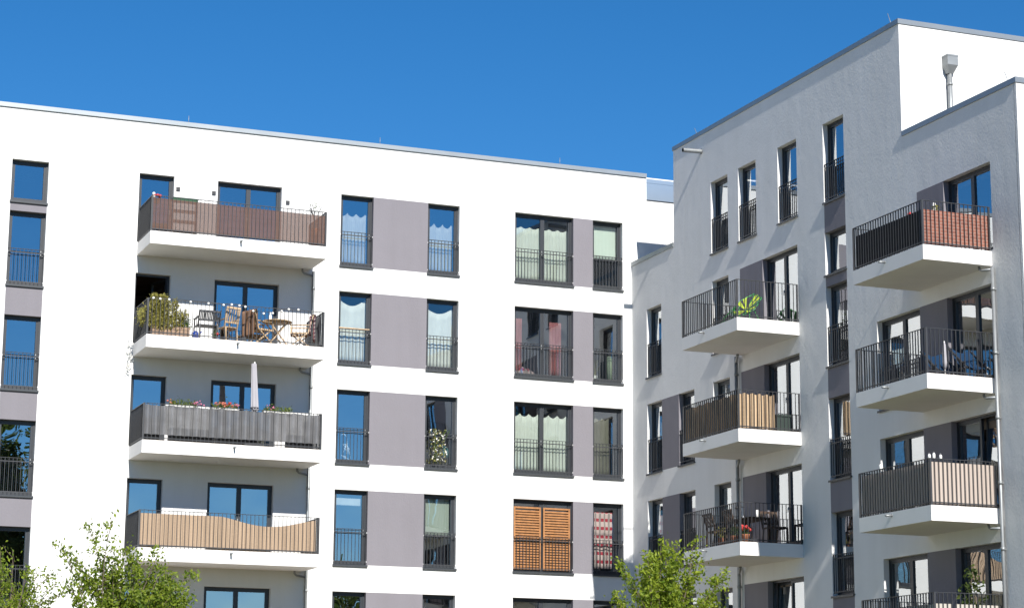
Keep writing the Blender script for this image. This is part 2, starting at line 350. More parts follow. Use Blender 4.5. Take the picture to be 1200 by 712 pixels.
# windows: local frame x right, y inward, z up from the sill
CACHE = {}
def cached(key, fn):
    if key not in CACHE: CACHE[key] = fn()
    return CACHE[key]
def raw(mb, mats):
    me = bpy.data.meshes.new('mesh'); me.from_pydata(mb.v, [], mb.f)
    for mt in (mats if isinstance(mats, (list, tuple)) else [mats]): me.materials.append(mt)
    me.polygons.foreach_set('material_index', mb.mi); me.polygons.foreach_set('use_smooth', mb.sm); me.update(); return me
FY = 0.15
def frame_mesh(w, h):
    mb = MB(); t = 0.055
    mb.box(0, w, FY, FY + .08, h - t, h); mb.box(0, w, FY, FY + .08, 0, t)
    mb.box(0, t, FY + .001, FY + .079, t, h - t); mb.box(w - t, w, FY + .001, FY + .079, t, h - t)
    return raw(mb, FRAME)
def sash_mesh(w, h, hx):
    mb = MB(); t = 0.065; y0, y1 = -0.02, 0.05
    mb.box(0, w, y0, y1, h - t, h); mb.box(0, w, y0, y1, 0, t * 1.2)
    mb.box(0, t, y0 + .001, y1 - .001, t * 1.2, h - t); mb.box(w - t, w, y0 + .001, y1 - .001, t * 1.2, h - t)
    return raw(mb, FRAME)
def pane_mesh(w, h, gm):
    mb = MB(); t = 0.06; y = 0.018
    mb.face([(t, y, t), (w - t, y, t), (w - t, y, h - t), (t, y, h - t)])
    return raw(mb, gm)
def handle_mesh():
    mb = MB(); mb.box(-.012, .012, -.03, 0, -.03, .03); mb.box(-.01, .01, -.045, -.03, -.11, .015); return raw(mb, ZINC)
def sill_mesh(w):
    mb = MB(); mb.box(-.02, w + .02, -.05, FY, -.028, -.002); mb.box(-.02, w + .02, -.052, -.044, -.055, -.003); return raw(mb, SILL)
def guard_mesh(w, h=1.03):
    mb = MB(); y = 0.035
    mb.box(.01, w - .01, y - .02, y + .02, h - .012, h)
    mb.box(.01, w - .01, y - .006, y + .006, h - .115, h - .09)
    mb.box(.01, w - .01, y - .006, y + .006, .085, .11)
    n = max(2, round((w - .04) / .104))
    for i in range(n + 1):
        x = .02 + (w - .04) * i / n; mb.box(x - .006, x + .006, y - .012, y + .012, .07, h - .012)
    for x in (0, w):
        for z in (.10, h - .10): mb.box(x - .012 if x else x, x if x else .012, y - .02, y + .02, z - .02, z + .02, 1)
    return raw(mb, [RAIL, WMETAL])
def window(M, rot, u, z, wd, ht, parent, off, sashes=1, guard=True, sill=True, tilt=None, opened=False, clear=False):
    p = M @ Vector((u, 0, z)) - Vector(off)
    fr = link('window', cached(('f', wd, ht), lambda: frame_mesh(wd, ht)), parent, p, rot)
    t = 0.045; sw = (wd - 2 * t) / sashes; sh = ht - 2 * t
    for i in range(sashes):
        s = link('sash', cached(('s', sw, sh), lambda: sash_mesh(sw, sh, 0)), fr, (t + i * sw, FY + .035, t))
        pn = link('pane', cached(('p', sw, sh, clear), lambda: pane_mesh(sw, sh, GLASS_CLEAR if clear else GLASS)), fr, (t + i * sw, FY + .035, t))
        if tilt and i in tilt:
            for ob in (s, pn): ob.rotation_euler = (-0.07, 0, 0)
        if opened and i == 0:
            for ob in (s, pn): ob.location.x += sw; ob.rotation_euler = (0, 0, PI - 1.3)
    if ht > 1.6: link('handle', cached('h', handle_mesh), fr, (t + sw - .032 if sashes == 2 else wd - .085, FY + .014, 1.0))
    if sill: link('sill', cached(('i', wd), lambda: sill_mesh(wd)), fr)
    if guard: link('guard_rail', cached(('g', wd), lambda: guard_mesh(wd)), fr)
    return fr

HS = 2.9
# ---- sunlit facade
Lholes = []; Lwin = []; Lpan = []
def lw(a, b, c, d, sashes=1, gs='', **k): Lholes.append((a, b, c, d, DEP, gs)); Lwin.append((a, b, c, d, sashes, k))
def lp(a, b, c, d): Lholes.append((a, b, c, d, None, '')); Lpan.append((a, b, c, d))
for k in range(6):
    zt = 17.44 - HS * k; zb = 15.305 - HS * k
    lw(16.57, 17.573, zb, zt, gs='r', clear=k == 1); lp(17.573, 19.285, zb, zt); lw(19.285, 20.288, zb, zt, gs='l', clear=k == 1)
    lw(22.08, 24.0, zb, zt, 2, gs='r', clear=k in (0, 2)); lp(24.0, 24.652, zb, zt); lw(24.652, 25.652, zb, zt, gs='l', clear=k in (0, 3))
for c, d in ((13.93, 16.02), (11.02, 13.08), (8.12, 10.18), (5.22, 7.28), (2.32, 4.38)): lw(7.0, 8.015, c, d, gs='t')
lw(7.0, 8.015, 16.30, 17.49, guard=False, gs='b')
for c, d in ((16.02, 16.30), (13.08, 13.93), (10.18, 11.02), (7.28, 8.12), (4.38, 5.22)): lp(7.0, 8.015, c, d)
for k in range(5):
    zt = 17.455 - HS * k; zb = 15.45 - HS * k
    lw(10.58, 11.585, zb, zt, guard=False, sill=False, opened=(k == 1)); lw(12.86, 14.765, zb, zt, 2, guard=False, sill=False)
facade('wall', IDM, -24, 45, GZ, 18.974, Lholes, LB, LOFF)
for p in Lpan: panel(IDM, *p, LB, LOFF)
for a, b, c, d, s, k in Lwin: window(IDM, 0, a, c, b - a, d - c, LB, LOFF, s, **k)
mb = MB()   # rest of the shell: side, back, roof and parapet inside
mb.face([(-24, 13, GZ), (-24, 0, GZ), (-24, 0, 18.974), (-24, 13, 18.974)]); mb.face([(45, 0, GZ), (45, 13, GZ), (45, 13, 18.974), (45, 0, 18.974)])
mb.face([(45, 13, GZ), (-24, 13, GZ), (-24, 13, 18.974), (45, 13, 18.974)])
mb.build('outer_wall', WHITE, LB, LOFF)
mb = MB(); mb.box(-23.6, 44.6, .36, 12.6, 18.2, 18.5); mb.build('roof', ROOF, LB, LOFF)
mb = MB(); zc = 18.974
mb.box(-24.03, 26.47, -.045, .36, zc - .012, zc + .115); mb.build('roof_coping', COPE, LB, LOFF)
mb = MB(); mb.box(26.472, 45.03, -.02, .36, 18.80, 18.93); mb.box(26.476, 45, -.012, -.003, 18.262, 18.80)
for x in (29.2, 32, 34.8): mb.box(x - .01, x + .01, -.016, -.012, 18.262, 18.80)
mb.box(26.472, 45.03, -.02, -.003, 18.235, 18.262, 1)
mb.build('metal_cladding', [CLAD, FRAME], LB, LOFF)
mb = MB()
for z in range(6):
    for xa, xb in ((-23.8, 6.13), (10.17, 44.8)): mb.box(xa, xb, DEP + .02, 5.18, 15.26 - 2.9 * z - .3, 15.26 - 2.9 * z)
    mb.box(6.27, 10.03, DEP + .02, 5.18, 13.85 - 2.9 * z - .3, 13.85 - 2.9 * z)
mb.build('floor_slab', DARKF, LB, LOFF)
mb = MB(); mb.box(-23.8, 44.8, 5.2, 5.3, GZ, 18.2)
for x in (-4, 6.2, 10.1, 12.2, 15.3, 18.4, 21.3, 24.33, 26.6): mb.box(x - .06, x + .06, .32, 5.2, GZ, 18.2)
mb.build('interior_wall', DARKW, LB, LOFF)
mb = MB()
for x in (11.98, 23.63, 5.5, 17.8): mb.tube([(x, .2, zc + .11), (x, .2, zc + .38)], .008, 6)
mb.build('lightning_rod', ZINC, LB, LOFF)
for x, z in ((11.70, 17.09), (12.745, 17.075), (14.945, 17.015)):
    q = MB(); q.box(-.055, .055, -.03, 0, -.055, .055); q.box(-.045, .045, -.034, -.03, -.01, .045, 1)
    q.build('wall_vent', [FRAME, BLACK], LB, loc=Vector((x, 0, z)) - Vector(LOFF))

# ---- side facade (u = -y)
holes = []; Rwin = []; Rpan = []
def rw(a, b, c, d, sashes=1, gs='', **k): holes.append((a, b, c, d, DEP, gs)); Rwin.append((a, b, c, d, sashes, k))
def rp(a, b, c, d): holes.append((a, b, c, d, None, '')); Rpan.append((a, b, c, d))
for a in (5.40, 7.09, 9.385): rw(a, a + 1.05, 15.34, 17.45)
rw(11.84, 12.90, 15.34, 17.45); rp(11.84, 12.90, 14.54, 15.34); rw(11.84, 12.90, 13.42, 14.54, guard=False, gs='tb')
rp(11.84, 12.90, 13.12, 13.42)
for k in range(4):
    rw(11.84, 12.90, 11.05 - HS * k, 13.12 - HS * k if k == 0 else 13.13 - HS * k, gs='t')
    rp(11.84, 12.90, 13.13 - HS * (k + 1), 11.05 - HS * k)
for k in range(5):
    zt = 14.54 - HS * k; zb = 12.44 - HS * k
    if k == 0: rw(1.055, 2.065, zb, zt)
    else: rw(1.055, 2.065, zb, zt, gs='r'); rp(2.065, 3.20, zb, zt); rw(3.20, 4.22, zb, zt, gs='l')
    rw(5.415, 6.43, zb, zt)
    rp(7.12, 8.44, zb + .06, zt + .02); rw(8.44, 10.39, zb + .06, zt + .02, 2, gs='l', guard=False, sill=False, tilt=(0,) if k == 3 else None)
    if k: rw(14.28, 16.23, zb + .03, zt + .14, 2, gs='r'); rp(16.23, 17.40, zb + .09, zt + .14 - .0)
    else: rp(16.25, 17.40, zb + .09, zt + .04)
    rw(17.40, 19.345, zb + .09, zt + (.14 if k else .04), 2, gs='l', guard=False, sill=False, tilt=(1,) if k == 2 else None)
facade('wall', RMAT, 0, 20.47, GZ, 19.018, holes + [(-1, 2.97, 16.112, 20, None, ''), (15.665, 21, 16.134, 20, None, ''), (20.372, 20.384, GZ - 1, 20, None, '')], RB, ROFF)
mb = MB(); mb.box(X1 + .012, X1 + .02, -20.39, -20.365, GZ, 16.13); mb.build('expansion_joint', FRAME, RB, ROFF)
for p in Rpan: panel(RMAT, *p, RB, ROFF)
for a, b, c, d, s, k in Rwin: window(RMAT, -PI / 2, a, c, b - a, d - c, RB, ROFF, s, **k)
XE = 41.0
mb = MB()
mb.face([(X1, -15.665, 15.6), (XE, -15.665, 15.6), (XE, -15.665, 19.018), (X1, -15.665, 19.018)])
mb.build('upper_wall', WHITE, RB, ROFF)
mb = MB()
mb.face([(X1, -20.47, GZ), (XE, -20.47, GZ), (XE, -20.47, 16.134), (X1, -20.47, 16.134)])
mb.build('front_wall', WHITE, RB, ROFF)
mb = MB()
mb.face([(X1, -2.97, 15.6), (X1, -2.97, 19.018), (XE, -2.97, 19.018), (XE, -2.97, 15.6)])
mb.face([(XE, -20.47, GZ), (XE, -.003, GZ), (XE, -.003, 16.112), (XE, -20.47, 16.112)])
mb.face([(XE, -15.665, 16.112), (XE, -2.97, 16.112), (XE, -2.97, 19.018), (XE, -15.665, 19.018)])
mb.face([(XE, -.004, GZ), (X1, -.004, GZ), (X1, -.004, 16.112), (XE, -.004, 16.112)])
mb.build('outer_wall', WHITE, RB, ROFF)
mb = MB()
mb.box(X1 + .36, XE - .3, -15.3, -3.3, 18.3, 18.6); mb.box(X1 + .36, XE - .3, -20.1, -15.67, 15.5, 15.65); mb.box(X1 + .36, XE - .3, -2.965, -.01, 15.5, 15.65)
mb.build('roof', ROOF, RB, ROFF)
def coping(runs, z):
    q = MB()
    for x0, x1, y0, y1 in runs: q.box(x0, x1, y0, y1, z - .012, z + .115)
    q.build('roof_coping', COPE, RB, ROFF)
OV = .031
coping([(X1 - OV, X1 + .36, -15.69, -2.95), (X1 + .361, XE, -15.69, -15.33), (X1 + .361, XE, -3.3, -2.95)], 19.018)
coping([(X1 - OV, X1 + .36, -20.495, -15.692), (X1 + .361, XE, -20.495, -20.13)], 16.134)
coping([(X1 - OV, X1 + .34, -2.948, -.002)], 16.10)
mb = MB(); mb.box(X1 + .02, X1 + .34, -20.45, -15.67, 15.4, 16.12); mb.box(X1 + .02, X1 + .34, -2.96, -.01, 15.4, 16.09)
mb.box(X1 + .35, XE, -20.45, -20.15, 15.4, 16.12); mb.build('parapet', WHITE, RB, ROFF)
mb = MB()
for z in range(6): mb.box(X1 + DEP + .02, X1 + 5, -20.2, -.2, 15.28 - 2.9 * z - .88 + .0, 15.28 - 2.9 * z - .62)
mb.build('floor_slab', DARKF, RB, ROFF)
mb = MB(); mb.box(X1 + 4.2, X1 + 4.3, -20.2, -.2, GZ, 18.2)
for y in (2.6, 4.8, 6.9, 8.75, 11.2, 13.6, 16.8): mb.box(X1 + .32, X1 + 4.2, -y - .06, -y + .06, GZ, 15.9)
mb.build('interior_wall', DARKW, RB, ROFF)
mb = MB(); mb.tube([(X1 - .60, -4.842, 18.50), (X1 + .05, -4.842, 18.52)], .065, 14, cap=False)
mb.tube([(X1 - .60, -4.842, 18.50), (X1 - .0, -4.842, 18.52)], .058, 14, 1, cap=False)
mb.tube([(X1 - .02, -4.842, 18.519), (X1 - .008, -4.842, 18.519)], .085, 14)
mb.build('overflow_spout', [ZINC, BLACK], RB, ROFF)
mb = MB()      # hopper head and pipe on the set-back white wall
hx, hy = 27.335, -15.665
mb.face([(hx - .15, hy - .26, 18.29), (hx + .15, hy - .26, 18.29), (hx + .15, hy - .01, 18.29), (hx - .15, hy - .01, 18.29)], 1)
for a, b, za, zb in ((.15, .15, 18.05, 18.30), (.07, .15, 17.85, 18.05)):
    x0, x1 = hx - a, hx + a; X0, X2 = hx - b, hx + b; ya, yb = hy - (.26 if a > .1 else .15), hy - .26
    p = [(x0, ya, za), (x1, ya, za), (x1, hy - .01, za), (x0, hy - .01, za)]; q = [(X0, yb, zb), (X2, yb, zb), (X2, hy - .01, zb), (X0, hy - .01, zb)]
    for i in range(4): mb.face([p[i], p[(i + 1) % 4], q[(i + 1) % 4], q[i]])
mb.box(hx - .157, hx + .157, hy - .267, hy - .255, 18.27, 18.31); mb.box(hx - .157, hx - .145, hy - .254, hy, 18.27, 18.31); mb.box(hx + .145, hx + .157, hy - .254, hy, 18.27, 18.31)
mb.tube([(hx, hy - .09, 17.86), (hx, hy - .09, 15.66)], .062, 12); mb.tube([(hx, hy - .09, 17.62), (hx, hy - .09, 17.56)], .072, 12)
mb.build('rainwater_hopper', [ZINC, BLACK], RB, ROFF)
mb = MB()
for a, b in (((X1 + .2, -4.24, 19.12), (X1 + .2, -4.01, 19.47)), ((X1 + .2, -15.06, 19.12), (X1 + .2, -14.86, 19.55)), ((X1 + .2, -19.93, 16.24), (X1 + .2, -19.76, 16.60))): mb.tube([a, b], .008, 6)
mb.build('lightning_rod', ZINC, RB, ROFF)
def downpipe(parent, off, x, y, ztop, nx, ny, elbows, r=.05):
    q = MB(); q.tube([(x, y, ztop), (x, y, GZ)], r, 12)
    for z in [ztop - .5 - 1.45 * i for i in range(8)]:
        if z > GZ: q.tube([(x, y, z - .04), (x, y, z + .04)], r + .01, 12); q.bar((x, y, z), (x + nx * .12, y + ny * .12, z), .02)
    for e in elbows: q.tube(e, r * .75, 10)
    return q.build('downpipe', ZINC, parent, off)
py = -.085
downpipe(LB, LOFF, 15.765, py, 15.02, 0, 1, [[(15.40, -.16, z + .01), (15.40, -.16, z - .07), (15.46, -.14, z - .12), (15.765, py, z - .16)] for z in (15.054, 12.154, 9.254, 6.354)], .042)
downpipe(RB, ROFF, X1 - .085, -19.40, 12.10, 1, 0, [[(X1 - .22, -19.08, z + .01), (X1 - .22, -19.10, z - .07), (X1 - .2, -19.16, z - .10), (X1 - .085, -19.40, z - .11)] for z in (12.16, 9.26, 6.36)], .04)
downpipe(RB, ROFF, X1 - .085, -6.98, 12.11, 1, 0, [[(X1 - .2, -7.3, z + .01), (X1 - .2, -7.28, z - .07), (X1 - .085, -6.98, z - .18)] for z in (12.123, 9.223, 6.323)], .05)

# ------------------------------------------------------------------ balconies: local x along the wall, y = 0 at the wall and negative outwards, z = 0 on the slab
def railing_mesh(w, d, h, sides):
    q = MB(); ins = .025; B = .0055; D = .0135
    def run(a, b, skip0=False):
        a = Vector(a); b = Vector(b); L = (b - a).length; dx = (b - a) / L; nx = Vector((dx.y, -dx.x, 0)); n = round(L / .1125)
        for i in range(n + 1):
            if i == 0 and skip0: continue
            c = a + dx * (L * i / n)
            M = Matrix(((dx.x, nx.x, 0, c.x), (dx.y, nx.y, 0, c.y), (0, 0, 1, 0), (0, 0, 0, 1)))
            q.box(-B, B, -D, D, -.02, h - .01, 0, M)
        M = Matrix(((dx.x, nx.x, 0, a.x), (dx.y, nx.y, 0, a.y), (0, 0, 1, 0), (0, 0, 0, 1)))
        q.box(-.02, L + .02, -D - .003, D + .003, h - .01, h + .004, 0, M)
        q.box(-.02, L + .02, -.008, .008, .03, .055, 0, M)
    yf = -d + ins
    if 'l' in sides: run((ins, -.03, 0), (ins, yf, 0))
    run((ins, yf, 0), (w - ins, yf, 0), True)
    if 'r' in sides: run((w - ins, yf, 0), (w - ins, -.03, 0), True)
    for x in (ins, w - ins): q.box(x - .022, x + .022, yf - .022, yf + .022, -.02, h - .011)
    for x in (ins, w - ins):
        for k in range(1):
            q.box(x - .02, x + .02, -.05, -.012, -.02, h - .011)
    return raw(q, RAIL)
def balcony(M, rot, u, z, w, d, t, h, parent, off, spout_x):
    p = M @ Vector((u, 0, z)) - Vector(off)
    def slab():
        q = MB(); q.box(0, w, -d, -.002, -t, -.022); q.box(0.05, w - .05, -d + .05, -.002, -.022, -.006, 1); return raw(q, [CONC, DARKF])
    b = link('balcony', cached(('b', w, d, t), slab), parent, p, rot)
    link('railing', cached(('r', w, d, h), lambda: railing_mesh(w, d, h, 'lr')), b)
    def spt():
        q = MB(); q.tube([(0, 0, 0), (0, -.17, -.01)], .026, 10); q.tube([(0, 0, 0), (0, -.015, 0)], .038, 10); return raw(q, ZINC)
    link('drain_spout', cached('sp', spt), b, (spout_x, -d, -.10))
    return b
LW, LD, LT, LH = 5.053, 1.684, .376, .985
for k in range(4): balcony(IDM, 0, 10.596, 15.43 - HS * k, LW, LD, LT, LH, LB, LOFF, 2.56)
FW_, FD = 3.24, X1 - 24.14
for k in range(3): balcony(RMAT, -PI / 2, 7.16, 12.485 - HS * k, FW_, FD, .362, .992, RB, ROFF, 1.35)
NW_, ND = 3.038, X1 - 24.163
for k in range(4): balcony(RMAT, -PI / 2, 16.246, 12.52 - HS * k, NW_, ND, .36, 1.0, RB, ROFF, 1.42)

# local frames on each balcony (origin on the slab at the wall)
def LBAL(k): return Vector((10.596, 0, 15.43 - HS * k))
def FBAL(k): return Vector((X1, -7.16, 12.485 - HS * k))
def NBAL(k): return Vector((X1, -16.246, 12.52 - HS * k))
def at(base, rot, x, y, z=0.0):
    c, s = math.cos(rot), math.sin(rot); return Vector((base.x + x * c - y * s, base.y + x * s + y * c, base.z + z))
RR = -PI / 2

# ------------------------------------------------------------------ privacy screens fixed inside the railings
def screen(name, label, mat, base, rot, x0, x1, y, z0, top, wave=.006, thick=.012, side=False, group=None, nu=40, weave=0.0):
    """sheet along x (or along y when side) with a top line top(t)"""
    q = MB(); L = x1 - x0
    tp = top if callable(top) else (lambda t: top)
    ph = random.uniform(0, 6)
    if weave: off = lambda u, v: .034 * math.cos(PI * (u * L + x0 - .025) / weave) + .004 * math.sin(u * 37 + v * 9) * (1 + math.sin(u * 9))
    else: off = lambda u, v: wave * math.sin(u * L * 9 + ph) + wave * .6 * math.sin(u * L * 3.1 + v * 4 + ph)
    q.grid(lambda u, v: (u * L, off(u, v), z0 + (tp(u) - z0) * v), nu, 6)
    q.grid(lambda u, v: (u * L, off(u, v) + thick, z0 + (tp(u) - z0) * v), nu, 6)
    q.grid(lambda u, v: (u * L, off(u, 1) + thick * v, tp(u)), nu, 1); q.grid(lambda u, v: (u * L, off(u, 0) + thick * v, z0), nu, 1)
    for u in (0, 1): q.grid(lambda a, v: (u * L, off(u, v) + thick * a, z0 + (tp(u) - z0) * v), 1, 6)
    if side: o = q.build(name, mat, loc=at(base, rot, y, -x0 if False else x0, 0), rot=rot + PI / 2)
    else: o = q.build(name, mat, loc=at(base, rot, x0, y, 0), rot=rot)
    return tag(o, label, 'screen', group)
yf = -LD + .055
SG = 'privacy screens tied inside balcony railings'
screen('privacy_screen', 'brown woven mat along the front railing of the topmost balcony', BROWN, LBAL(0), 0, .05, LW - .05, yf, .02, lambda t: .93 - .05 * t, .004, group=SG)
screen('privacy_screen', 'dark grey mat on the short left side of the topmost balcony', GREYSIDE, LBAL(0), 0, -LD + .05, -.05, .05, .02, .93, .004, side=True, group=SG)
screen('privacy_screen', 'crumpled grey tarpaulin woven along the front railing below the flower boxes', GREYMAT, LBAL(2), 0, .05, LW - .05, -LD + .025, .14, lambda t: .955 - .025 * abs(math.sin(t * 22)), .010, thick=.004, group=SG, nu=264, weave=(LW - .05) / round((LW - .05) / .1125))
screen('privacy_screen', 'beige reed mat with a sagging upper edge on a balcony of the sunlit block', REED, LBAL(3), 0, .05, LW - .10, yf, .02, lambda t: (.90 + .0 * t) if t < .45 else .90 - .22 * math.sin(PI * (t - .45) / .55) ** 1.3 + .05 * max(0, t - .8), .008, group=SG, nu=60)
screen('privacy_screen', 'dark grey mat on the short left side beside the beige reed mat', GREYSIDE, LBAL(3), 0, -LD + .05, -.05, .05, .02, .90, .004, side=True, group=SG)
screen('privacy_screen', 'grey mesh sheet leaning inside the right end of the balcony with wooden chairs', GREYSIDE, LBAL(1), 0, -LD + .06, -.1, LW - .06, .02, lambda t: .93 - .1 * t, .03, side=True, group=SG)
yn = -ND + .055; yff = -FD + .055
# long sides run along the wall direction x, short sunlit ends across it at the near end
screen('privacy_screen', 'brick patterned mat on the sunlit end of the highest balcony of the right block', BRICK, NBAL(0), RR, -ND + .06, -.03, NW_ - .065, .02, .80, .0015, side=True, group=SG)
screen('privacy_screen', 'black mat behind the long railing next to the brick patterned mat', DARKMAT, NBAL(0), RR, .06, NW_ - .09, yn, .02, .80, .002, group=SG)
screen('privacy_screen', 'pale pinkish slatted mat on the sunlit balcony end below the blue deck chairs', SLAT, NBAL(2), RR, -ND + .06, -.06, NW_ - .065, .02, .93, .001, side=True, group=SG)
screen('privacy_screen', 'slatted mat in shade along the long railing with a white lantern on its far end', SLAT, NBAL(2), RR, .06, NW_ - .09, yn, .02, .93, .002, group=SG)
for i, (a, b) in enumerate(((-ND + .06, -1.33), (-1.22, -.72), (-.62, -.10))):
    screen('privacy_screen', ['pale grey mat panel at the corner of the lowest right balcony', 'pale grey middle mat panel on the lowest right balcony', 'pale grey mat panel beside the downpipe on the lowest right balcony'][i], PALEMAT, NBAL(3), RR, a, b, NW_ - .065, .02, .76, .002, side=True, group=SG)
screen('privacy_screen', 'pale grey mat in shade along the long railing of the lowest right balcony', PALEMAT, NBAL(3), RR, .1, NW_ - .09, yn, .02, .74, .02, group=SG)
screen('privacy_screen', 'bark strip mat on the sunlit end of the balcony under the green chairs', BARK, FBAL(1), RR, -FD + .07, -.74, FW_ - .065, .02, lambda t: .90 - .02 * math.sin(t * 30), .012, side=True, group=SG)
screen('privacy_screen', 'bark strip mat in shade along the long railing under the green chairs', BARK, FBAL(1), RR, .06, FW_ - .09, yff, .02, lambda t: .90 - .02 * math.sin(t * 41), .010, group=SG)

# ------------------------------------------------------------------ things on the balconies
def legs_chair(label, loc, rot, wood, w=.52, d=.5, hb=.92, arms=True, slats=6, group=None, cat='chair', fold=True):
    t = thing('garden_chair', label, cat, loc, rot, group)
    q = MB()
    for i in range(6): q.box(-w / 2 + .03, w / 2 - .03, -d / 2 + i * d / 6, -d / 2 + i * d / 6 + d / 6 - .015, .42, .44)
    q.box(-w / 2, -w / 2 + .03, -d / 2, d / 2, .39, .43); q.box(w / 2 - .03, w / 2, -d / 2, d / 2, .39, .43)
    q.build('seat', wood, t)
    q = MB(); q.bar((-w / 2 + .018, d / 2, .40), (-w / 2 + .018, d / 2 + .14, hb), .036, .03); q.bar((w / 2 - .018, d / 2, .40), (w / 2 - .018, d / 2 + .14, hb), .036, .03)
    q.bar((-w / 2, d / 2 + .14, hb), (w / 2, d / 2 + .14, hb), .03, .06); q.bar((-w / 2, d / 2 + .045, .55), (w / 2, d / 2 + .045, .55), .025, .05)
    for i in range(slats):
        x = -w / 2 + .07 + (w - .14) * i / (slats - 1); q.bar((x, d / 2 + .045, .55), (x, d / 2 + .14, hb), .03, .012)
    q.build('backrest', wood, t)
    for s in (-1, 1):
        x = s * (w / 2 - .018)
        q = MB(); q.bar((x, -d / 2 - .02, 0), (x, d / 2, .42) if fold else (x, -d / 2 - .02, .42), .035, .03); q.build('leg', wood, t)
        q = MB(); q.bar((x - s * .03, d / 2 + .08, 0), (x - s * .03, -d / 2 + .05, .42) if fold else (x - s * .03, d / 2 + .02, .42), .035, .03); q.build('leg', wood, t)
        if arms:
            q = MB(); q.box(x - .03, x + .03, -d / 2 - .02, d / 2 + .06, .63, .655); q.bar((x, -d / 2 + .02, .42), (x, -d / 2 + .02, .63), .03); q.build('armrest', wood, t)
    return t
GC = 'garden chairs on the balcony with the string lights'
B1 = LBAL(1)
legs_chair('dark slatted garden chair seen from behind, between the planter and the wooden chairs', at(B1, 0, 1.80, -1.12), PI, RAIL, .62, .45, .78, True, 12, GC, fold=False)
legs_chair('bare pale wooden armchair facing the door, left of the blanket covered chairs', at(B1, 0, 2.40, -1.05), PI + .25, WOODC, .44, .45, .95, True, 5, GC, fold=False)
c1 = legs_chair('wooden folding chair under a brown throw, left of the round table', at(B1, 0, 3.36, -1.15), PI / 2 + .35, WOODC, .5, .5, .92, True, 5, GC)
c2 = legs_chair('wooden folding chair under a tartan blanket, right of the round table', at(B1, 0, 4.50, -1.05), -PI / 2 - .3, WOODC, .5, .5, .92, True, 5, GC)
def drape(label, mat, loc, rot):
    q = MB()
    def f(u, v):
        x = (u - .5) * .54; s = v * 1.25
        if s < .52: y, z = .30 + .01 * math.sin(u * 20), .42 + s
        elif s < .60: y, z = .36 + (s - .52) * .9, .955
        else: y, z = .44 + .03 * math.sin(u * 14), .955 - (s - .60) * 1.15
        return (x, y + .012 * math.sin(u * 25 + v * 5), z)
    q.grid(f, 24, 24); o = q.build('blanket', mat, loc=loc, rot=rot)
    md = o.modifiers.new('thickness', 'SOLIDIFY'); md.thickness = .012
    return tag(o, label, 'blanket')
drape('brown throw hanging over the back of a wooden chair', THROW, at(B1, 0, 3.36, -1.15), PI / 2 + .35)
drape('dark tartan blanket hanging over the back of a wooden chair', TARTAN, at(B1, 0, 4.50, -1.05), -PI / 2 - .3)
t = thing('garden_table', 'round slatted wooden table with crossed legs on the balcony', 'table', at(B1, 0, 3.84, -1.05))
q = MB(); q.lathe([(.001, .70), (.42, .70), (.43, .715), (.42, .73), (.001, .73)], n=28); q.build('tabletop', WOODC, t)
for s in (-1, 1):
    q = MB(); q.bar((-.30 * s, -.18, 0), (.28 * s, -.18, .70), .045, .028); q.bar((-.30 * s, .18, 0), (.28 * s, .18, .70), .045, .028); q.build('leg', WOODC, t)
q = MB(); q.lathe([(.035, 0), (.04, .02), (.04, .16), (.018, .20), (.018, .26), (.001, .26)]); tag(q.build('bottle', WHITEPL, loc=at(B1, 0, 3.66, -1.0, .73)), 'small white bottle standing on the round wooden table', 'bottle')
# planter with bushes
t = thing('planter_box', 'long wooden planter crate at the left end of the balcony with wooden chairs', 'planter', at(B1, 0, .72, -1.36))
q = MB()
for i in range(3): q.box(-.52, .52, -.16, -.14, .01 + i * .09, .09 + i * .09); q.box(-.52, .52, .14, .16, .01 + i * .09, .09 + i * .09)
for x in (-.52, .50): q.box(x, x + .02, -.139, .139, 0, .27)
q.build('crate', WOODG, t)
q = MB(); q.box(-.49, .49, -.135, .135, .02, .22); q.build('soil', simple('soil', (.05, .035, .025), .95), t)
def bush(name, label, cat, loc, parts, mat, size, n, stems=True, group=None):
    t = thing(name, label, cat, loc, 0, group); q = MB()
    for _ in range(n):
        cx, cy, cz, rx, ry, rz = random.choices(parts, [p[3] * p[4] * p[5] + p[3] * p[5] for p in parts])[0]
        d = Vector((random.gauss(0, 1), random.gauss(0, 1), random.gauss(0, 1))).normalized() * random.uniform(.3, 1.0) ** .7 * random.choice((1, 1, 1, 1.28))
        q.leaf((cx + d.x * rx, cy + d.y * ry, cz + d.z * rz), size, 0)
    q.build('foliage', mat, t)
    if stems:
        q = MB()
        for p in parts:
            for _ in range(4): q.tube([(random.uniform(-.1, .1) + p[0] * .5, p[1] * .5, 0), (p[0] + random.uniform(-1, 1) * p[3] * .6, p[1], p[2])], .006, 5)
        q.build('stem', BARKT, t)
    return t
bush('flowering_bush', 'big yellow green bush spilling over the railing corner above the wooden crate', 'plant', at(B1, 0, .55, -1.38, .22), [(-.25, 0, .44, .36, .24, .36), (.05, 0, .50, .38, .22, .32), (-.52, .25, .34, .2, .3, .26), (.36, -.02, .18, .20, .18, .34), (.30, 0, .72, .10, .1, .16), (-.30, 0, .86, .12, .1, .14), (-.02, 0, .86, .14, .1, .12), (.55, 0, .42, .14, .12, .14), (-.1, -.16, .12, .4, .06, .2)], LEAF_Y, .062, 4200)
bush('pot_shrub', 'small dark green shrub right of the big yellow green bush', 'plant', at(B1, 0, 1.06, -1.22, .27), [(0, 0, .22, .26, .2, .22), (.08, 0, .1, .2, .15, .2)], LEAF_D, .06, 700)
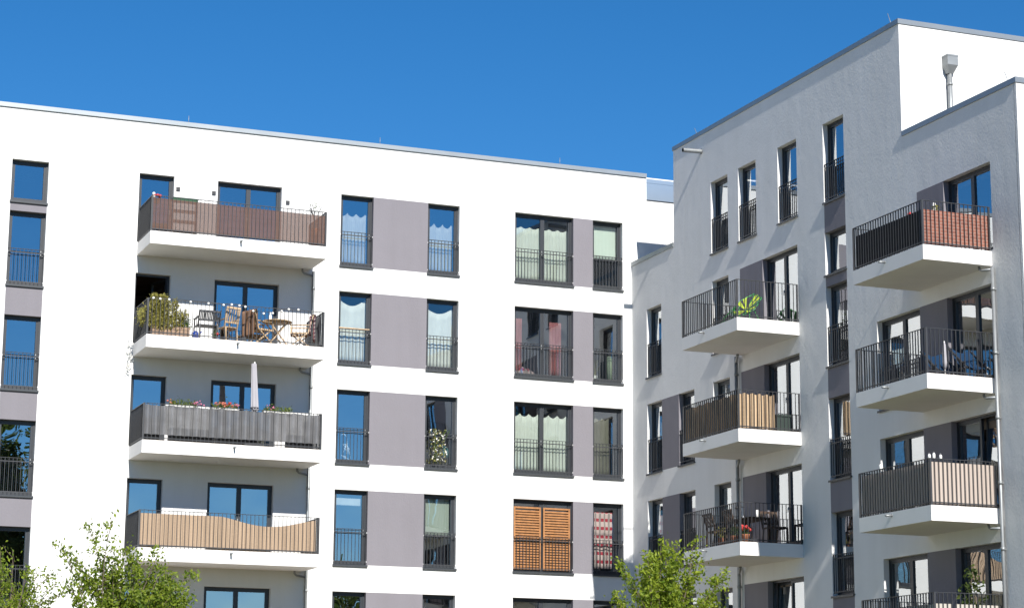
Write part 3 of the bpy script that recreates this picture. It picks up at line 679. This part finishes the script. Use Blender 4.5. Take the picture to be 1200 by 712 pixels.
q = MB(); q.lathe([(.001, 0), (.075, 0), (.085, .03), (.08, .14), (.05, .2), (.045, .2)]); q.tube([(.07, 0, .05), (.15, 0, .13), (.2, 0, .22)], [.016, .012, .018], 8); q.tube([(-.07, 0, .15), (-.13, 0, .14), (-.13, 0, .07), (-.08, 0, .04)], .008, 6)
tag(q.build('watering_can', BLUEP, loc=at(B1, 0, 1.42, -1.45), rot=.4), 'small blue watering can beside the wooden crate', 'watering can')
bush('potted_flower', 'tiny potted plant with a red bloom under the dark chair', 'plant', at(B1, 0, 1.98, -1.4), [(0, 0, .18, .12, .1, .12)], LEAF_D, .05, 70)
q = MB(); q.blob((0, 0, 0), .045); tag(q.build('red_bloom', RED, loc=at(B1, 0, 2.03, -1.45, .17)), 'red flower head over the tiny potted plant', 'flower')
# string lights
t = thing('string_lights', 'string of round white bulbs looped along the balcony railing', 'string lights', at(B1, 0, 0, -LD + .02, 1.0))
lx = [(.16, .0), (.35, -.01), (.60, -.01), (1.2, -.03), (1.7, -.03), (2.13, -.04), (2.36, -.01), (2.58, -.02), (2.75, -.04), (2.98, -.14), (3.28, -.19), (3.54, -.16), (3.80, -.08), (4.0, -.01), (4.28, .0)]
q = MB(); q.tube([(x, 0, z + .03) for x, z in lx], .006, 5); q.build('cable', BLACK, t)
for x, z in lx:
    q = MB(); q.blob((0, 0, 0), .036); b = q.build('bulb', WHITEPL, t, loc=(x, -.01, z - .01))
# garland on the left wall edge
t = thing('hanging_plant', 'pale dried trailing plant on the wall edge left of the stacked balconies', 'plant', (10.45, -.16, 12.55)); q = MB()
for i in range(60):
    z = -random.uniform(0, .85); q.leaf((.06 * math.sin(z * 9) + random.uniform(-.06, .06) - .02 * z, random.uniform(-.05, .05), z), .06)
q.build('foliage', WHITEP, t); q = MB(); q.tube([(0, .1, .1), (0, 0, .0), (.05, 0, -.3), (-.03, 0, -.6), (.06, 0, -.85)], .008, 5); q.build('stem', ZINC, t)

# topmost balcony
B0 = LBAL(0)
t = thing('shelf', 'pale shelf with a green top behind the brown woven mat', 'shelf', at(B0, 0, .98, -1.42))
q = MB(); q.box(-.36, .36, -.16, .16, .98, 1.02); q.box(-.35, .35, -.15, .15, .93, .98); q.build('top', DGREEN, t)
q = MB()
for z in (.06, .35, .64): q.box(-.34, .34, -.14, .14, z, z + .03)
for x in (-.35, .33): q.box(x, x + .02, -.15, .15, 0, .93)
q.build('rack', WMETAL, t)
t = thing('flower_pot', 'red and white flowers in a small pot at the corner of the topmost balcony', 'plant', at(B0, 0, .18, -1.5, .80))
q = MB(); q.lathe([(.06, 0), (.09, .14), (.08, .14), (.001, .12)]); q.build('pot', TERRA, t)
q = MB()
for i in range(9): q.blob((random.uniform(-.1, .1), random.uniform(-.08, .08), .17 + random.uniform(0, .1)), .045, random.choice((0, 0, 1)))
q.build('blossom', [RED, WHITEP], t)
t = thing('pot_plant', 'spindly dark plant at the right corner of the topmost balcony', 'plant', at(B0, 0, LW - .3, -1.5, .30)); q = MB()
for i in range(6):
    a = random.uniform(0, 6.28); q.tube([(0, 0, .2), (.06 * math.cos(a), .05 * math.sin(a), .6), (.18 * math.cos(a), .12 * math.sin(a), random.uniform(.74, .95))], .008, 5)
q.build('stem', BLACK, t); q = MB()
for i in range(45):
    a = random.uniform(0, 6.28); r = random.uniform(.02, .2); q.leaf((r * math.cos(a), r * .7 * math.sin(a), random.uniform(.68, .98)), .05)
q.build('foliage', LEAF_C, t)
q = MB(); q.lathe([(.10, -.3), (.13, .2), (.12, .2), (.001, .18)]); q.build('pot', TERRA, t)
for x in (1.72, 2.23, 3.02, 3.75, 4.20, 4.7): 
    pass
# third balcony down: flower boxes and furled parasol
B2 = LBAL(2)
def flower_box(label, x0, x1, mats, gap):
    t = thing('flower_box', label, 'flower box', at(B2, 0, (x0 + x1) / 2, -LD + .175, .915), 0, 'flower boxes hooked on the railing behind the parasol')
    L = (x1 - x0) / 2; q = MB(); q.box(-L, L, -.08, .08, -.02, .07); q.box(-L - .01, L + .01, -.09, .09, .055, .075); q.build('trough', WHITEPL, t)
    q = MB()
    for _ in range(330): q.leaf((random.uniform(-L, L), random.uniform(-.12, .1), .07 + abs(random.gauss(0, .075))), .06)
    q.build('foliage', LEAF_Y2, t)
    q = MB()
    for mi, xs in gap:
        for _ in range(8): q.blob((xs + random.gauss(0, .06), random.uniform(-.09, .06), .16 + random.uniform(-.05, .08)), random.uniform(.016, .032), mi)
    q.build('blossom', mats, t); return t
flower_box('white flower box with few pink blooms, left of the three on the grey screened balcony', .75, 1.50, [PINKP, CORAL], [(1, -.36), (0, .36), (0, .42)])
flower_box('white flower box full of coral geraniums in the middle of the grey screened balcony', 1.95, 2.68, [CORAL, RED, PINKP], [(0, -.22), (0, 0), (1, .1), (0, .2), (2, .32), (0, -.1)])
flower_box('white flower box mostly green, right of the furled parasol', 3.40, 4.22, [PINKP, CORAL], [(0, -.22)])
t = thing('parasol', 'furled white parasol standing tied behind the grey tarpaulin', 'parasol', at(B2, 0, 3.10, -1.55))
q = MB(); q.tube([(.04, 0, 0), (.0, 0, 2.34)], .02, 10); q.build('pole', WMETAL, t)
q = MB()
def fold(u, v):
    a = u * 2 * PI; r = (.105 - .04 * v) * (1 + .18 * math.sin(8 * a)) ; r *= (1 if v > .06 else .55 + 7.5 * v)
    return (.04 - .06 * v + r * math.cos(a), r * math.sin(a), .93 + 1.36 * v)
q.grid(fold, 48, 14); q.build('canopy', PARA, t)
q = MB(); q.tube([(.03 + .115 * math.cos(i * PI / 8), .115 * math.sin(i * PI / 8), 1.05) for i in range(17)], .012, 6, cap=False); q.build('strap', BLACK, t)
q = MB(); q.box(-.25, .25, -.12, .12, 0, .06); q.tube([(.04, 0, .06), (.04, 0, .25)], .03, 10); q.build('base', BLACK, t)
for i, (xa, xb, mt, lab) in enumerate(((.10, .58, BLACK, 'black storage chest at the left end behind the grey tarpaulin'), (.86, 2.1, BLACK, 'long black storage chest under the coral geraniums'), (2.14, 3.34, BLACK, 'long black storage chest at the foot of the furled parasol'), (3.42, 3.52, CREAM, 'narrow cream box behind the grey tarpaulin'), (4.2, 4.95, BLACK, 'black storage chest at the right end behind the grey tarpaulin'))):
    q = MB(); hw = (xb - xa) / 2; q.box(-hw + .01, hw - .01, -.18, .18, .0, .36); q.box(-hw, hw, -.2, .2, .362, .40)
    tag(q.build('storage_box', mt, loc=at(B2, 0, (xa + xb) / 2, -1.1)), lab, 'chest')

# green chairs, right block
def wire_chair(label, loc, rot, cords):
    t = thing('wire_chair', label, 'chair', loc, rot, 'green wire chairs on the open balcony')
    ring = [Vector((.40 * math.sin(a), .42 * math.cos(a) * .8, .52 + .36 * math.cos(a))) for a in [2 * PI * i / 6 for i in range(7)]]
    q = MB(); q.tube(ring, .013, 8)
    for i in range(6): q.tube([ring[i] * .96, (0, -.05, .34)], .008, 6)
    q.build('frame', GREEN, t)
    for x, y in ((-.26, -.3), (.26, -.3), (-.24, .3), (.24, .3)):
        q = MB(); q.tube([(x, y, 0), (x * .6, y * .4, .38)], .013, 8); q.build('leg', GREEN, t)
    q = MB()
    for i in range(12):
        a = 2 * PI * i / 12 + .2
        if i % 3 == 2: continue
        p = [Vector((.36 * math.sin(b), .40 * math.cos(b) * .8 - .01, .53 + .33 * math.cos(b))) for b in (a, a + .32)]; c0 = Vector((0, -.06, .37))
        q.face([p[0], p[1], c0 + (p[1] - c0) * .12, c0 + (p[0] - c0) * .12])
    q.build('seat', cords, t); return t
F0 = FBAL(0)
wire_chair('green framed chair with yellow green cords near the railing corner', at(F0, RR, 2.35, -1.05), RR + .5, YEL)
wire_chair('green wire chair set back at the far end of the open balcony', at(F0, RR, .75, -.75), RR - .6, GREEN)
# dark chest on the bark screened balcony
F1 = FBAL(1)
q = MB(); q.box(-.24, .24, -.2, .2, 0, .40); q.box(-.26, .26, -.22, .22, .40, .45); tag(q.build('storage_box', simple('dark_green_plastic', (.02, .035, .03), .5), loc=at(F1, RR, 2.75, -.38), rot=RR), 'dark green lidded box beside the bark strip mat', 'chest')
# furniture under the bark balcony
F2 = FBAL(2)
DWOOD = simple('dark_wood', (.06, .035, .022), .6, 0, .2, 9)
t = thing('garden_table', 'dark wooden table on the balcony with red geraniums', 'table', at(F2, RR, 1.75, -.85), RR)
q = MB(); q.box(-.75, .75, -.36, .36, .68, .715); q.build('tabletop', DWOOD, t)
for x, y in ((-.68, -.3), (.68, -.3), (-.68, .3), (.68, .3)):
    q = MB(); q.box(x - .03, x + .03, y - .03, y + .03, 0, .68); q.build('leg', DWOOD, t)
for i, (x, y, r, lab) in enumerate(((2.75, -.55, 0, 'dark wooden chair at the near end of the dark table'), (2.3, -1.35, PI, 'dark wooden chair on the railing side of the dark table, near the geraniums'), (1.25, -1.38, PI, 'dark wooden chair on the railing side of the dark table, far from the geraniums'))):
    legs_chair(lab, at(F2, RR, x, y), RR + r + (PI / 2 if i == 0 else 0), DWOOD, .5, .45, .85, False, 6, 'dark chairs around the balcony table', fold=False)
q = MB(); q.lathe([(.035, 0), (.035, .22), (.001, .22)]); tag(q.build('candle', WHITEPL, loc=at(F2, RR, 2.15, -.75, .716)), 'tall white candle on the dark balcony table', 'candle')
q = MB(); q.lathe([(.03, 0), (.04, .05), (.015, .1), (.001, .1)]); tag(q.build('bottle', WMETAL, loc=at(F2, RR, 1.8, -.95, .716)), 'little white bottle on the dark balcony table', 'bottle')
q = MB(); q.lathe([(.05, 0), (.05, .012), (.001, .012)]); q.tube([(0, 0, 0), (0, .02, .26), (0, .06, .3), (.02, .2, .31)], .01, 6); q.lathe([(.05, .25), (.06, .28), (.02, .33)], (.02, .22, 0)); tag(q.build('table_lamp', BLACK, loc=at(F2, RR, 2.05, -1.05, .716), rot=.8), 'small black bent lamp on the dark balcony table', 'lamp')
def potted(label, loc, blooms, n=120, h=.18, r=.14, mat=LEAF_D, pot=TERRA, group=None):
    t = thing('potted_plant', label, 'potted plant', loc, 0, group); q = MB(); q.lathe([(.001, 0), (.075, 0), (.11, .17), (.12, .19), (.10, .19), (.001, .17)]); q.build('pot', pot, t)
    q = MB()
    for _ in range(n):
        a = random.uniform(0, 6.28); k = random.uniform(0, r); q.leaf((k * math.cos(a), k * math.sin(a), .19 + random.uniform(0, h)), .06)
    q.build('foliage', mat, t)
    if blooms:
        q = MB()
        for _ in range(blooms): a = random.uniform(0, 6.28); k = random.uniform(0, r); q.blob((k * math.cos(a), k * math.sin(a), .22 + h * random.uniform(.5, 1)), random.uniform(.03, .05))
        q.build('blossom', RED, t)
    return t
potted('terracotta pot of red geraniums behind the railing corner of the table balcony', at(F2, RR, 3.02, -1.55), 16)
potted('low leafy pot plant without flowers next to the red geraniums', at(F2, RR, 2.55, -1.62), 0, 140, .24)
potted('yellowish pot plant behind the long railing of the table balcony', at(F2, RR, 1.9, -1.66), 0, 140, .28, .16, LEAF_Y)
# near balconies
N0 = NBAL(0)
q = MB()
for _ in range(6): q.blob((random.gauss(0, .04), random.gauss(0, .03), random.uniform(0, .08)), .03)
tag(q.build('red_blossom', RED, loc=at(N0, RR, 2.35, -1.66, .80)), 'red blossoms showing above the black mat', 'flower')
t = thing('figurine', 'small white figurine among yellow green leaves above the brick patterned mat', 'figurine', at(N0, RR, 2.86, -1.36, .79))
q = MB(); q.lathe([(.03, 0), (.05, .06), (.03, .12), (.04, .17), (.02, .22), (.001, .23)]); q.build('body', WHITEP, t)
q = MB()
for _ in range(50): q.leaf((random.gauss(.02, .05), random.gauss(0, .05), random.uniform(0, .16)), .06)
q.build('foliage', LEAF_Y, t)
N1 = NBAL(1)
for i, (x, y) in enumerate(((1.9, -.72), (2.5, -.36))):
    t = thing('deck_chair', ['dark blue cloth deck chair nearer the white pole', 'dark blue cloth deck chair nearer the downpipe'][i], 'deck chair', at(N1, RR, x, y), RR + PI * .5, 'blue deck chairs by the balcony door')
    q = MB(); q.grid(lambda u, v: ((u - .5) * .5, -.3 + v * .62 + .06 * math.sin(PI * v), .22 + .48 * v * v + .04 * math.cos(u * 6)), 8, 12); q.build('sling', BLUE, t)
    for s in (-1, 1):
        q = MB(); q.bar((s * .27, -.35, .2), (s * .27, .38, .76), .035); q.bar((s * .27, .3, 0), (s * .27, -.25, .36), .035); q.bar((s * .27, -.34, 0), (s * .27, .05, .50), .035); q.build('leg', BLACK, t)
t = thing('parasol', 'slim furled white parasol leaning by the grey panel of the near balcony', 'parasol', at(N1, RR, 2.75, -1.15), 0)
q = MB(); q.tube([(0, 0, 0), (.0, 0, .78)], [.018, .018], 8); q.build('pole', WMETAL, t)
q = MB(); q.tube([(.0, 0, .15), (.0, 0, .3), (.0, 0, .70), (.0, 0, .78)], [.03, .055, .035, .01], 10); q.build('canopy', PARA, t)
N2 = NBAL(2)
for i, (x, y, h) in enumerate(((.95, -ND + .03, .11), (NW_ - .04, -ND + .02, .09), (NW_ - .03, -ND + .13, .12), (NW_ - .03, -ND + .30, .09))):
    t = thing('lantern', ['white lantern on the far part of the shaded rail above the slatted mat', 'small white lantern exactly on the rail corner above the slatted mats', 'tallest white lantern on the sunlit rail above the pale slats', 'white lantern farthest along the sunlit rail above the pale slats'][i], 'lantern', at(N2, RR, x, y, 1.0), 0, 'white lanterns on the rail of the slatted balcony')
    q = MB(); q.lathe([(.028, 0), (.032, .01), (.032, h * .75), (.015, h), (.001, h)], n=10); q.build('body', WHITEPL, t)
    q = MB(); q.tube([(-.03, 0, h * .9), (0, 0, h + .03), (.03, 0, h * .9)], .004, 5); q.build('handle', ZINC, t)
N3 = NBAL(3)
bush('bamboo', 'airy potted bamboo by the downpipe on the lowest right balcony', 'plant', at(N3, RR, 2.45, -.45), [(0, 0, 1.0, .3, .35, .55), (.1, .1, 1.35, .2, .2, .4), (-.1, 0, .6, .3, .3, .4)], LEAF_C, .13, 260)

# ------------------------------------------------------------------ curtains, blinds and things in the windows
def curtain(name, label, mat, x0, x1, z0, z1, y=.31, folds=7, amp=.022, scallop=0.0, sag=0.0, slant=0.0, cat='curtain', group=None, thick=0.0):
    q = MB(); L = x1 - x0; ph = random.uniform(0, 6)
    def f(u, v):
        top = z1 - z0 - scallop * abs(math.sin(u * PI * 3.0 + .3)) - sag * math.sin(PI * u)
        return (u * L * (1 - slant * (1 - v)), amp * math.sin(u * folds * 2 * PI + ph + .5 * math.sin(v * 3)) * (.5 + .5 * (1 - v)), top * v)
    q.grid(f, folds * 8, 8)
    o = q.build(name, mat, loc=(x0, y, z0)); 
    md = o.modifiers.new('thickness', 'SOLIDIFY'); md.thickness = .003
    return tag(o, label, cat, group)
CG = 'curtains behind french windows'
def zr(k): return 15.305 - HS * k, 17.44 - HS * k
z0, z1 = zr(0)
curtain('curtain', 'short white curtain behind the top window left of the wide grey panel', CURT, 16.62, 17.44, z0 + .08, z0 + 1.66, scallop=.10, group=CG)
curtain('curtain', 'short white curtain behind the top window right of the wide grey panel', CURT, 19.33, 20.16, z0 + .08, z0 + 1.60, scallop=.12, group=CG)
curtain('curtain', 'cream curtain in the left half of the top double window', CREAM, 22.13, 23.0, z0 + .08, z1 - .36, scallop=.05, folds=9, group=CG)
curtain('curtain', 'cream curtain in the right half of the top double window', CREAM, 23.06, 23.92, z0 + .08, z1 - .36, scallop=.05, folds=9, group=CG)
curtain('roller_blind', 'pale blind half drawn behind the top window next to the inner corner', BLIND, 24.70, 25.55, z0 + 1.0, z1 - .1, amp=.001, cat='blind')
z0, z1 = zr(1)
curtain('curtain', 'white cloth with a draped top edge behind the window with the wooden ledge', CURT, 16.62, 17.48, z0 + .08, z1 - .14, sag=.22, amp=.015, folds=4, group=CG)
curtain('curtain', 'white cloth with a draped top edge, second window down right of the grey panels', CURT, 19.33, 20.2, z0 + .08, z1 - .2, sag=.18, amp=.015, folds=4, group=CG)
q = MB(); q.box(0, .92, -.03, .03, 0, .03); tag(q.build('wooden_ledge', WOODC, loc=(16.60, .03, z0 + 1.035)), 'thin wooden ledge laid on the rail of the window with the draped white cloth', 'ledge')
curtain('curtain', 'pink curtain at the left edge of the double window with bedding', PINK, 22.13, 22.44, z0 + .1, z1 - .32, y=.27, folds=4, amp=.03, group=CG)
curtain('curtain', 'pink curtain at the right half of the double window with bedding', PINK, 23.32, 23.72, z0 + .1, z1 - .36, y=.27, folds=4, amp=.03, group=CG)
q = MB()
q.grid(lambda u, v: (.9 * u, -.1 + .3 * v, .34 * math.sin(PI * min(1, u * 1.1)) ** .6 * math.sin(PI * v) ** .5 * (1 - .5 * u) + .03 * math.sin(u * 30) * math.sin(v * 11)), 24, 12)
tag(q.build('bedding', QUILT, loc=(22.14, .30, z0 + .07)), 'crumpled red and white bedding heaped inside the window with pink curtains', 'bedding')
t = thing('house_plant', 'spiky pale green house plant behind the rail, right of the pink curtains', 'plant', (24.86, .40, z0 + .06))
q = MB()
for i in range(16):
    a = random.uniform(0, 6.28); r = random.uniform(.1, .26); h = random.uniform(.35, .75)
    q.bar((.04 * math.cos(a), .04 * math.sin(a), .2), (r * math.cos(a), r * .5 * math.sin(a), h), .035, .01)
q.build('foliage', LEAF_Y, t); q = MB(); q.lathe([(.001, 0), (.08, 0), (.11, .2), (.001, .2)]); q.build('pot', WHITEPL, t)
q = MB(); q.lathe([(.001, 0), (.085, 0), (.085, .78), (.05, .82), (.001, .82)]); tag(q.build('cushion_roll', simple('pale_green_cloth', (.45, .55, .40), .9), loc=(25.36, .36, z0 + .06)), 'upright pale green roll beside the spiky house plant', 'cushion')
z0, z1 = zr(2)
curtain('curtain', 'white curtain with a wavy top in the left half of the third double window down', CREAM, 22.13, 23.0, z0 + .08, z1 - .3, scallop=.09, folds=8, group=CG)
curtain('curtain', 'white curtain with a wavy top in the right half of the third double window down', CREAM, 23.06, 23.92, z0 + .08, z1 - .3, scallop=.09, folds=8, group=CG)
curtain('curtain', 'taupe curtain in the third window down by the inner corner', OLIVE, 24.70, 25.3, z0 + .08, z1 - .28, scallop=.07, folds=5, group=CG)
t = thing('branch_lights', 'white twig decoration behind the rail of a plain blue reflecting window', 'decoration', (17.0, .33, z0 + .06))
q = MB(); q.tube([(.0, 0, 0), (.02, 0, .5), (.0, 0, .75), (-.1, 0, .84), (-.16, 0, .80)], .012, 6)
for i in range(14): q.tube([(.0, 0, random.uniform(.1, .6)), (random.uniform(-.15, .16), 0, random.uniform(.1, .55))], .011, 5)
q.build('branch', WHITEPL, t)
t = thing('climbing_plant', 'house plant with pale variegated leaves climbing on the rail of a dark window', 'plant', (19.72, .02, z0 + .15)); q = MB()
for i in range(170):
    s = random.random(); q.leaf((-.22 + .5 * random.random() - .1 * s, -.02 + random.uniform(-.04, .04), .05 + .95 * s ** .9), .075, 0 if random.random() < .6 else 1)
q.build('foliage', [LEAF_Y, WHITEP], t); q = MB()
for i in range(5): q.tube([(random.uniform(-.2, .2), 0, 0), (random.uniform(-.2, .1), 0, .5), (random.uniform(-.1, .35), 0, 1.0)], .008, 5)
q.build('stem', LEAF_D, t)
q = MB(); q.lathe([(.001, 0), (.09, 0), (.13, .12), (.11, .28), (.05, .34), (.05, .38), (.001, .38)]); tag(q.build('vase', TEAL, loc=(20.05, .40, z0 + .35)), 'teal vase inside the window with the climbing plant', 'vase')
z0, z1 = zr(3)
def slat_panel(label, x0, x1):
    t = thing('wooden_shutter', label, 'shutter', (x0, .105, z0 + .08), 0, 'wooden slatted shutters'); L = x1 - x0; H = 1.84
    q = MB()
    for a in (0, L - .05): q.box(a, a + .05, -.015, .015, 0, H)
    q.box(.05, L - .05, -.014, .014, 0, .05); q.box(.05, L - .05, -.014, .014, H - .05, H); q.build('frame', WOODS, t)
    q = MB(); n = 22
    for i in range(n): z = .07 + (H - .14) * i / n; q.box(.05, L - .05, -.010, .010, z, z + .048)
    q.build('slats', WOODS, t)
slat_panel('orange wooden slatted shutter in the left half of the window', 22.135, 23.0); slat_panel('orange wooden slatted shutter in the right half of the window', 23.075, 23.94)
q = MB(); q.grid(lambda u, v: (.66 * u, .02 * math.sin(u * 14 + v * 4) + .01 * math.sin(v * 24), 1.68 * v), 30, 30); o = q.build('quilt', QUILT, loc=(24.72, .25, z0 + .2))
tag(o, 'red and white checked quilt hanging inside the window right of the wooden shutters', 'quilt')
md = o.modifiers.new('thickness', 'SOLIDIFY'); md.thickness = .02
curtain('roller_blind', 'pale green blind covering the upper half of a window below the climbing plant', BLIND, 19.36, 20.17, z0 + .98, z1 - .1, y=.30, amp=.001, cat='blind')
curtain('roller_blind', 'white blind rolled nearly up behind a blue reflecting window', CURT, 16.63, 17.44, z1 - .42, z1 - .2, y=.28, amp=.001, cat='blind')
# side facade: hanging plant and blinds
t = thing('hanging_plant', 'green plant hanging inside the tall narrow window of the shaded facade', 'plant', (X1 + .34, -12.55, 12.25)); q = MB()
for i in range(70): q.leaf((random.gauss(0, .05), random.gauss(0, .09), random.uniform(-.3, .3)), .085)
q.build('foliage', LEAF_D, t); q = MB(); q.tube([(0, 0, .3), (0, 0, .8)], .006, 5); q.build('cord', BLACK, t)

# ------------------------------------------------------------------ trees
def tree(label, base, fork, tips, fill, mat, leaf, per, seed, depth=1.5, group='young trees in front of the buildings', r0=.09):
    random.seed(seed)
    t = thing('tree', label, 'tree', (base[0], base[1], GZ), 0, group)
    O = Vector((base[0], base[1], GZ)); tr = MB(); lf = MB()
    f = Vector(fork) - O; top = Vector((f.x, f.y, f.z))
    tr.tube([(0, 0, 0), (f.x * .3 + .04, f.y * .3, f.z * .35), (f.x * .7 - .03, f.y * .7, f.z * .7), top], [r0, r0 * .8, r0 * .65, r0 * .4], 9)
    def twig(p, d, L, r, n):
        d = d.normalized(); e = p + d * L; mid = p + d * L * .5 + Vector((random.gauss(0, .05), random.gauss(0, .05), random.gauss(0, .03))) * L
        tr.tube([p, mid, e], [r, r * .7, r * .35], 4, cap=False)
        for i in range(n):
            s = random.uniform(.1, 1.05); q = p.lerp(mid, s * 2) if s < .5 else mid.lerp(e, s * 2 - 1)
            q = q + Vector((random.gauss(0, 1), random.gauss(0, 1), random.gauss(0, 1))) * leaf * .75
            lf.leaf(q, leaf, 0, .35)
    def limb(tip, start_s, r, dens=1.0, sub=9):
        tip = Vector(tip); st = f * start_s; L = (tip - st).length
        c = st.lerp(tip, .5) + Vector((random.gauss(0, .06), random.gauss(0, .06), -.04)) * L
        P = [st.lerp(c, s).lerp(c.lerp(tip, s), s) for s in [i / 7 for i in range(8)]]
        tr.tube(P, [r * (1 - .85 * i / 7) for i in range(8)], 5, cap=False)
        for i in range(sub):
            s = .28 + .72 * (i + random.random()) / sub; k = min(6, int(s * 7)); p = P[k].lerp(P[k + 1], s * 7 - k); d = (P[k + 1] - P[k]).normalized()
            d = d * .55 + Vector((random.gauss(0, .6), random.gauss(0, .6), random.gauss(.15, .5)))
            twig(p, d, L * random.uniform(.10, .24) * (1.25 - .7 * s), .006, int(per * dens * random.uniform(.6, 1.4)))
        twig(P[6], tip - P[6], (tip - P[6]).length * 1.05, .005, int(per * dens * .8))
    for tp in tips:
        q = Vector((tp[0], base[1] + random.uniform(-.5, .5), tp[1])) - O; limb(q, random.uniform(.62, .95), .022)
    for cx, dy, cz, rx, ry, rz, n, dens in fill:
        for _ in range(n):
            d = Vector((random.gauss(0, 1), random.gauss(0, 1), random.gauss(0, 1))).normalized() * random.random() ** .4
            limb(Vector((cx + d.x * rx, base[1] + dy + d.y * ry, cz + d.z * rz)) - O, random.uniform(.55, .95), .016, dens, 7)
    tr.build('trunk', BARKT, t); lf.build('crown', mat, t)
T1 = [(6.55, 5.78), (6.92, 5.92), (5.99, 5.31), (6.3, 5.15), (7.94, 5.40), (7.5, 5.25), (8.78, 4.99), (8.4, 4.85), (7.94, 4.92), (6.84, 5.19), (8.52, 4.45), (7.85, 4.7), (6.34, 4.83), (7.0, 4.9), (7.2, 5.35), (7.35, 5.1), (7.1, 5.15), (6.6, 4.75), (6.5, 4.6), (7.5, 4.95), (7.05, 4.7), (6.2, 4.55), (7.7, 5.0), (8.2, 4.75)]
tree('young broadleaf tree with light green spreading branches below the reed mat balcony', (7.2, -16), (7.16, -16, 4.3), T1,
     [(7.95, 0, 4.4, .75, .8, .5, 22, 1.15), (6.9, 0, 4.2, .7, .8, .5, 5, .8), (7.2, 0, 3.3, 1.4, 1.2, .7, 26, .9), (7.0, 0, 5.0, .3, .3, .3, 2, .8)], LEAF_B, .090, 21, 5)
T2 = [(4.95, 5.30), (5.24, 5.32), (5.45, 5.0), (5.8, 4.92), (6.0, 4.88), (6.15, 4.7), (6.35, 4.6), (5.34, 4.7), (4.99, 4.9), (4.6, 5.1), (5.6, 4.6), (4.3, 5.2)]
tree('thin darker young tree at the lower left edge with sparse branches', (5.0, -15), (5.0, -15, 3.9), T2,
     [(4.9, 0, 4.5, .7, .7, .5, 14, .9), (5.8, 0, 4.3, .6, .5, .4, 7, .7), (5.0, 0, 3.2, 1.3, 1.1, .7, 22, .9)], LEAF_B, .08, 15, 11)
T3 = [(19.34, 5.68), (19.68, 5.86), (20.14, 6.12), (20.45, 6.17), (20.95, 6.26), (20.7, 6.0), (21.0, 5.85), (21.4, 5.68), (21.80, 5.56), (21.65, 5.36), (21.42, 4.95), (19.31, 5.1), (18.80, 4.95), (19.0, 4.7), (21.8, 4.75), (19.9, 5.9), (20.2, 5.9), (21.1, 5.4)]
tree('dense bright yellow green young tree at the inner corner of the two blocks', (20.25, -14), (20.2, -14, 4.4), T3,
     [(20.2, 0, 5.12, .62, .7, .72, 26, 1.4), (20.25, 0, 4.6, .85, .9, .7, 22, 1.3), (20.3, 0, 3.7, 1.2, 1.1, .8, 30, 1.1)], LEAF_A, .10, 26, 23)

# large trees across the courtyard, behind the camera: seen mirrored in the lower windows
def far_tree(label, x, y, h, r, seed):
    random.seed(seed); t = thing('tree', label, 'tree', (x, y, GZ), 0, 'tall trees across the courtyard')
    q = MB(); q.tube([(0, 0, 0), (.2, 0, h * .3), (0, .1, h * .8)], [.35, .25, .06], 9)
    for i in range(14):
        a = random.uniform(0, 6.28); z = random.uniform(.25, .7) * h; q.tube([(.05, 0, z), (r * .7 * math.cos(a), r * .7 * math.sin(a), z + r * .5)], [.10, .03], 6)
    q.build('trunk', BARKT, t); q = MB(); cl = [(random.gauss(0, r * .30), random.gauss(0, r * .42), h * random.uniform(.35, .90), r * random.uniform(.28, .5)) for _ in range(44)]
    for _ in range(24000):
        c = random.choice(cl); d = Vector((random.gauss(0, 1), random.gauss(0, 1), random.gauss(0, 1))).normalized() * c[3] * random.uniform(.5, 1.05); q.leaf((c[0] + d.x, c[1] + d.y, c[2] + d.z), .42)
    q.build('crown', LEAF_C, t)
far_tree('large dark tree mirrored in the lowest windows at the left edge', 21.3, -88, 25, 5, 41)
far_tree('dark tree mirrored in the lowest windows beside the wide grey panels', 48, -88, 14, 6.5, 43)
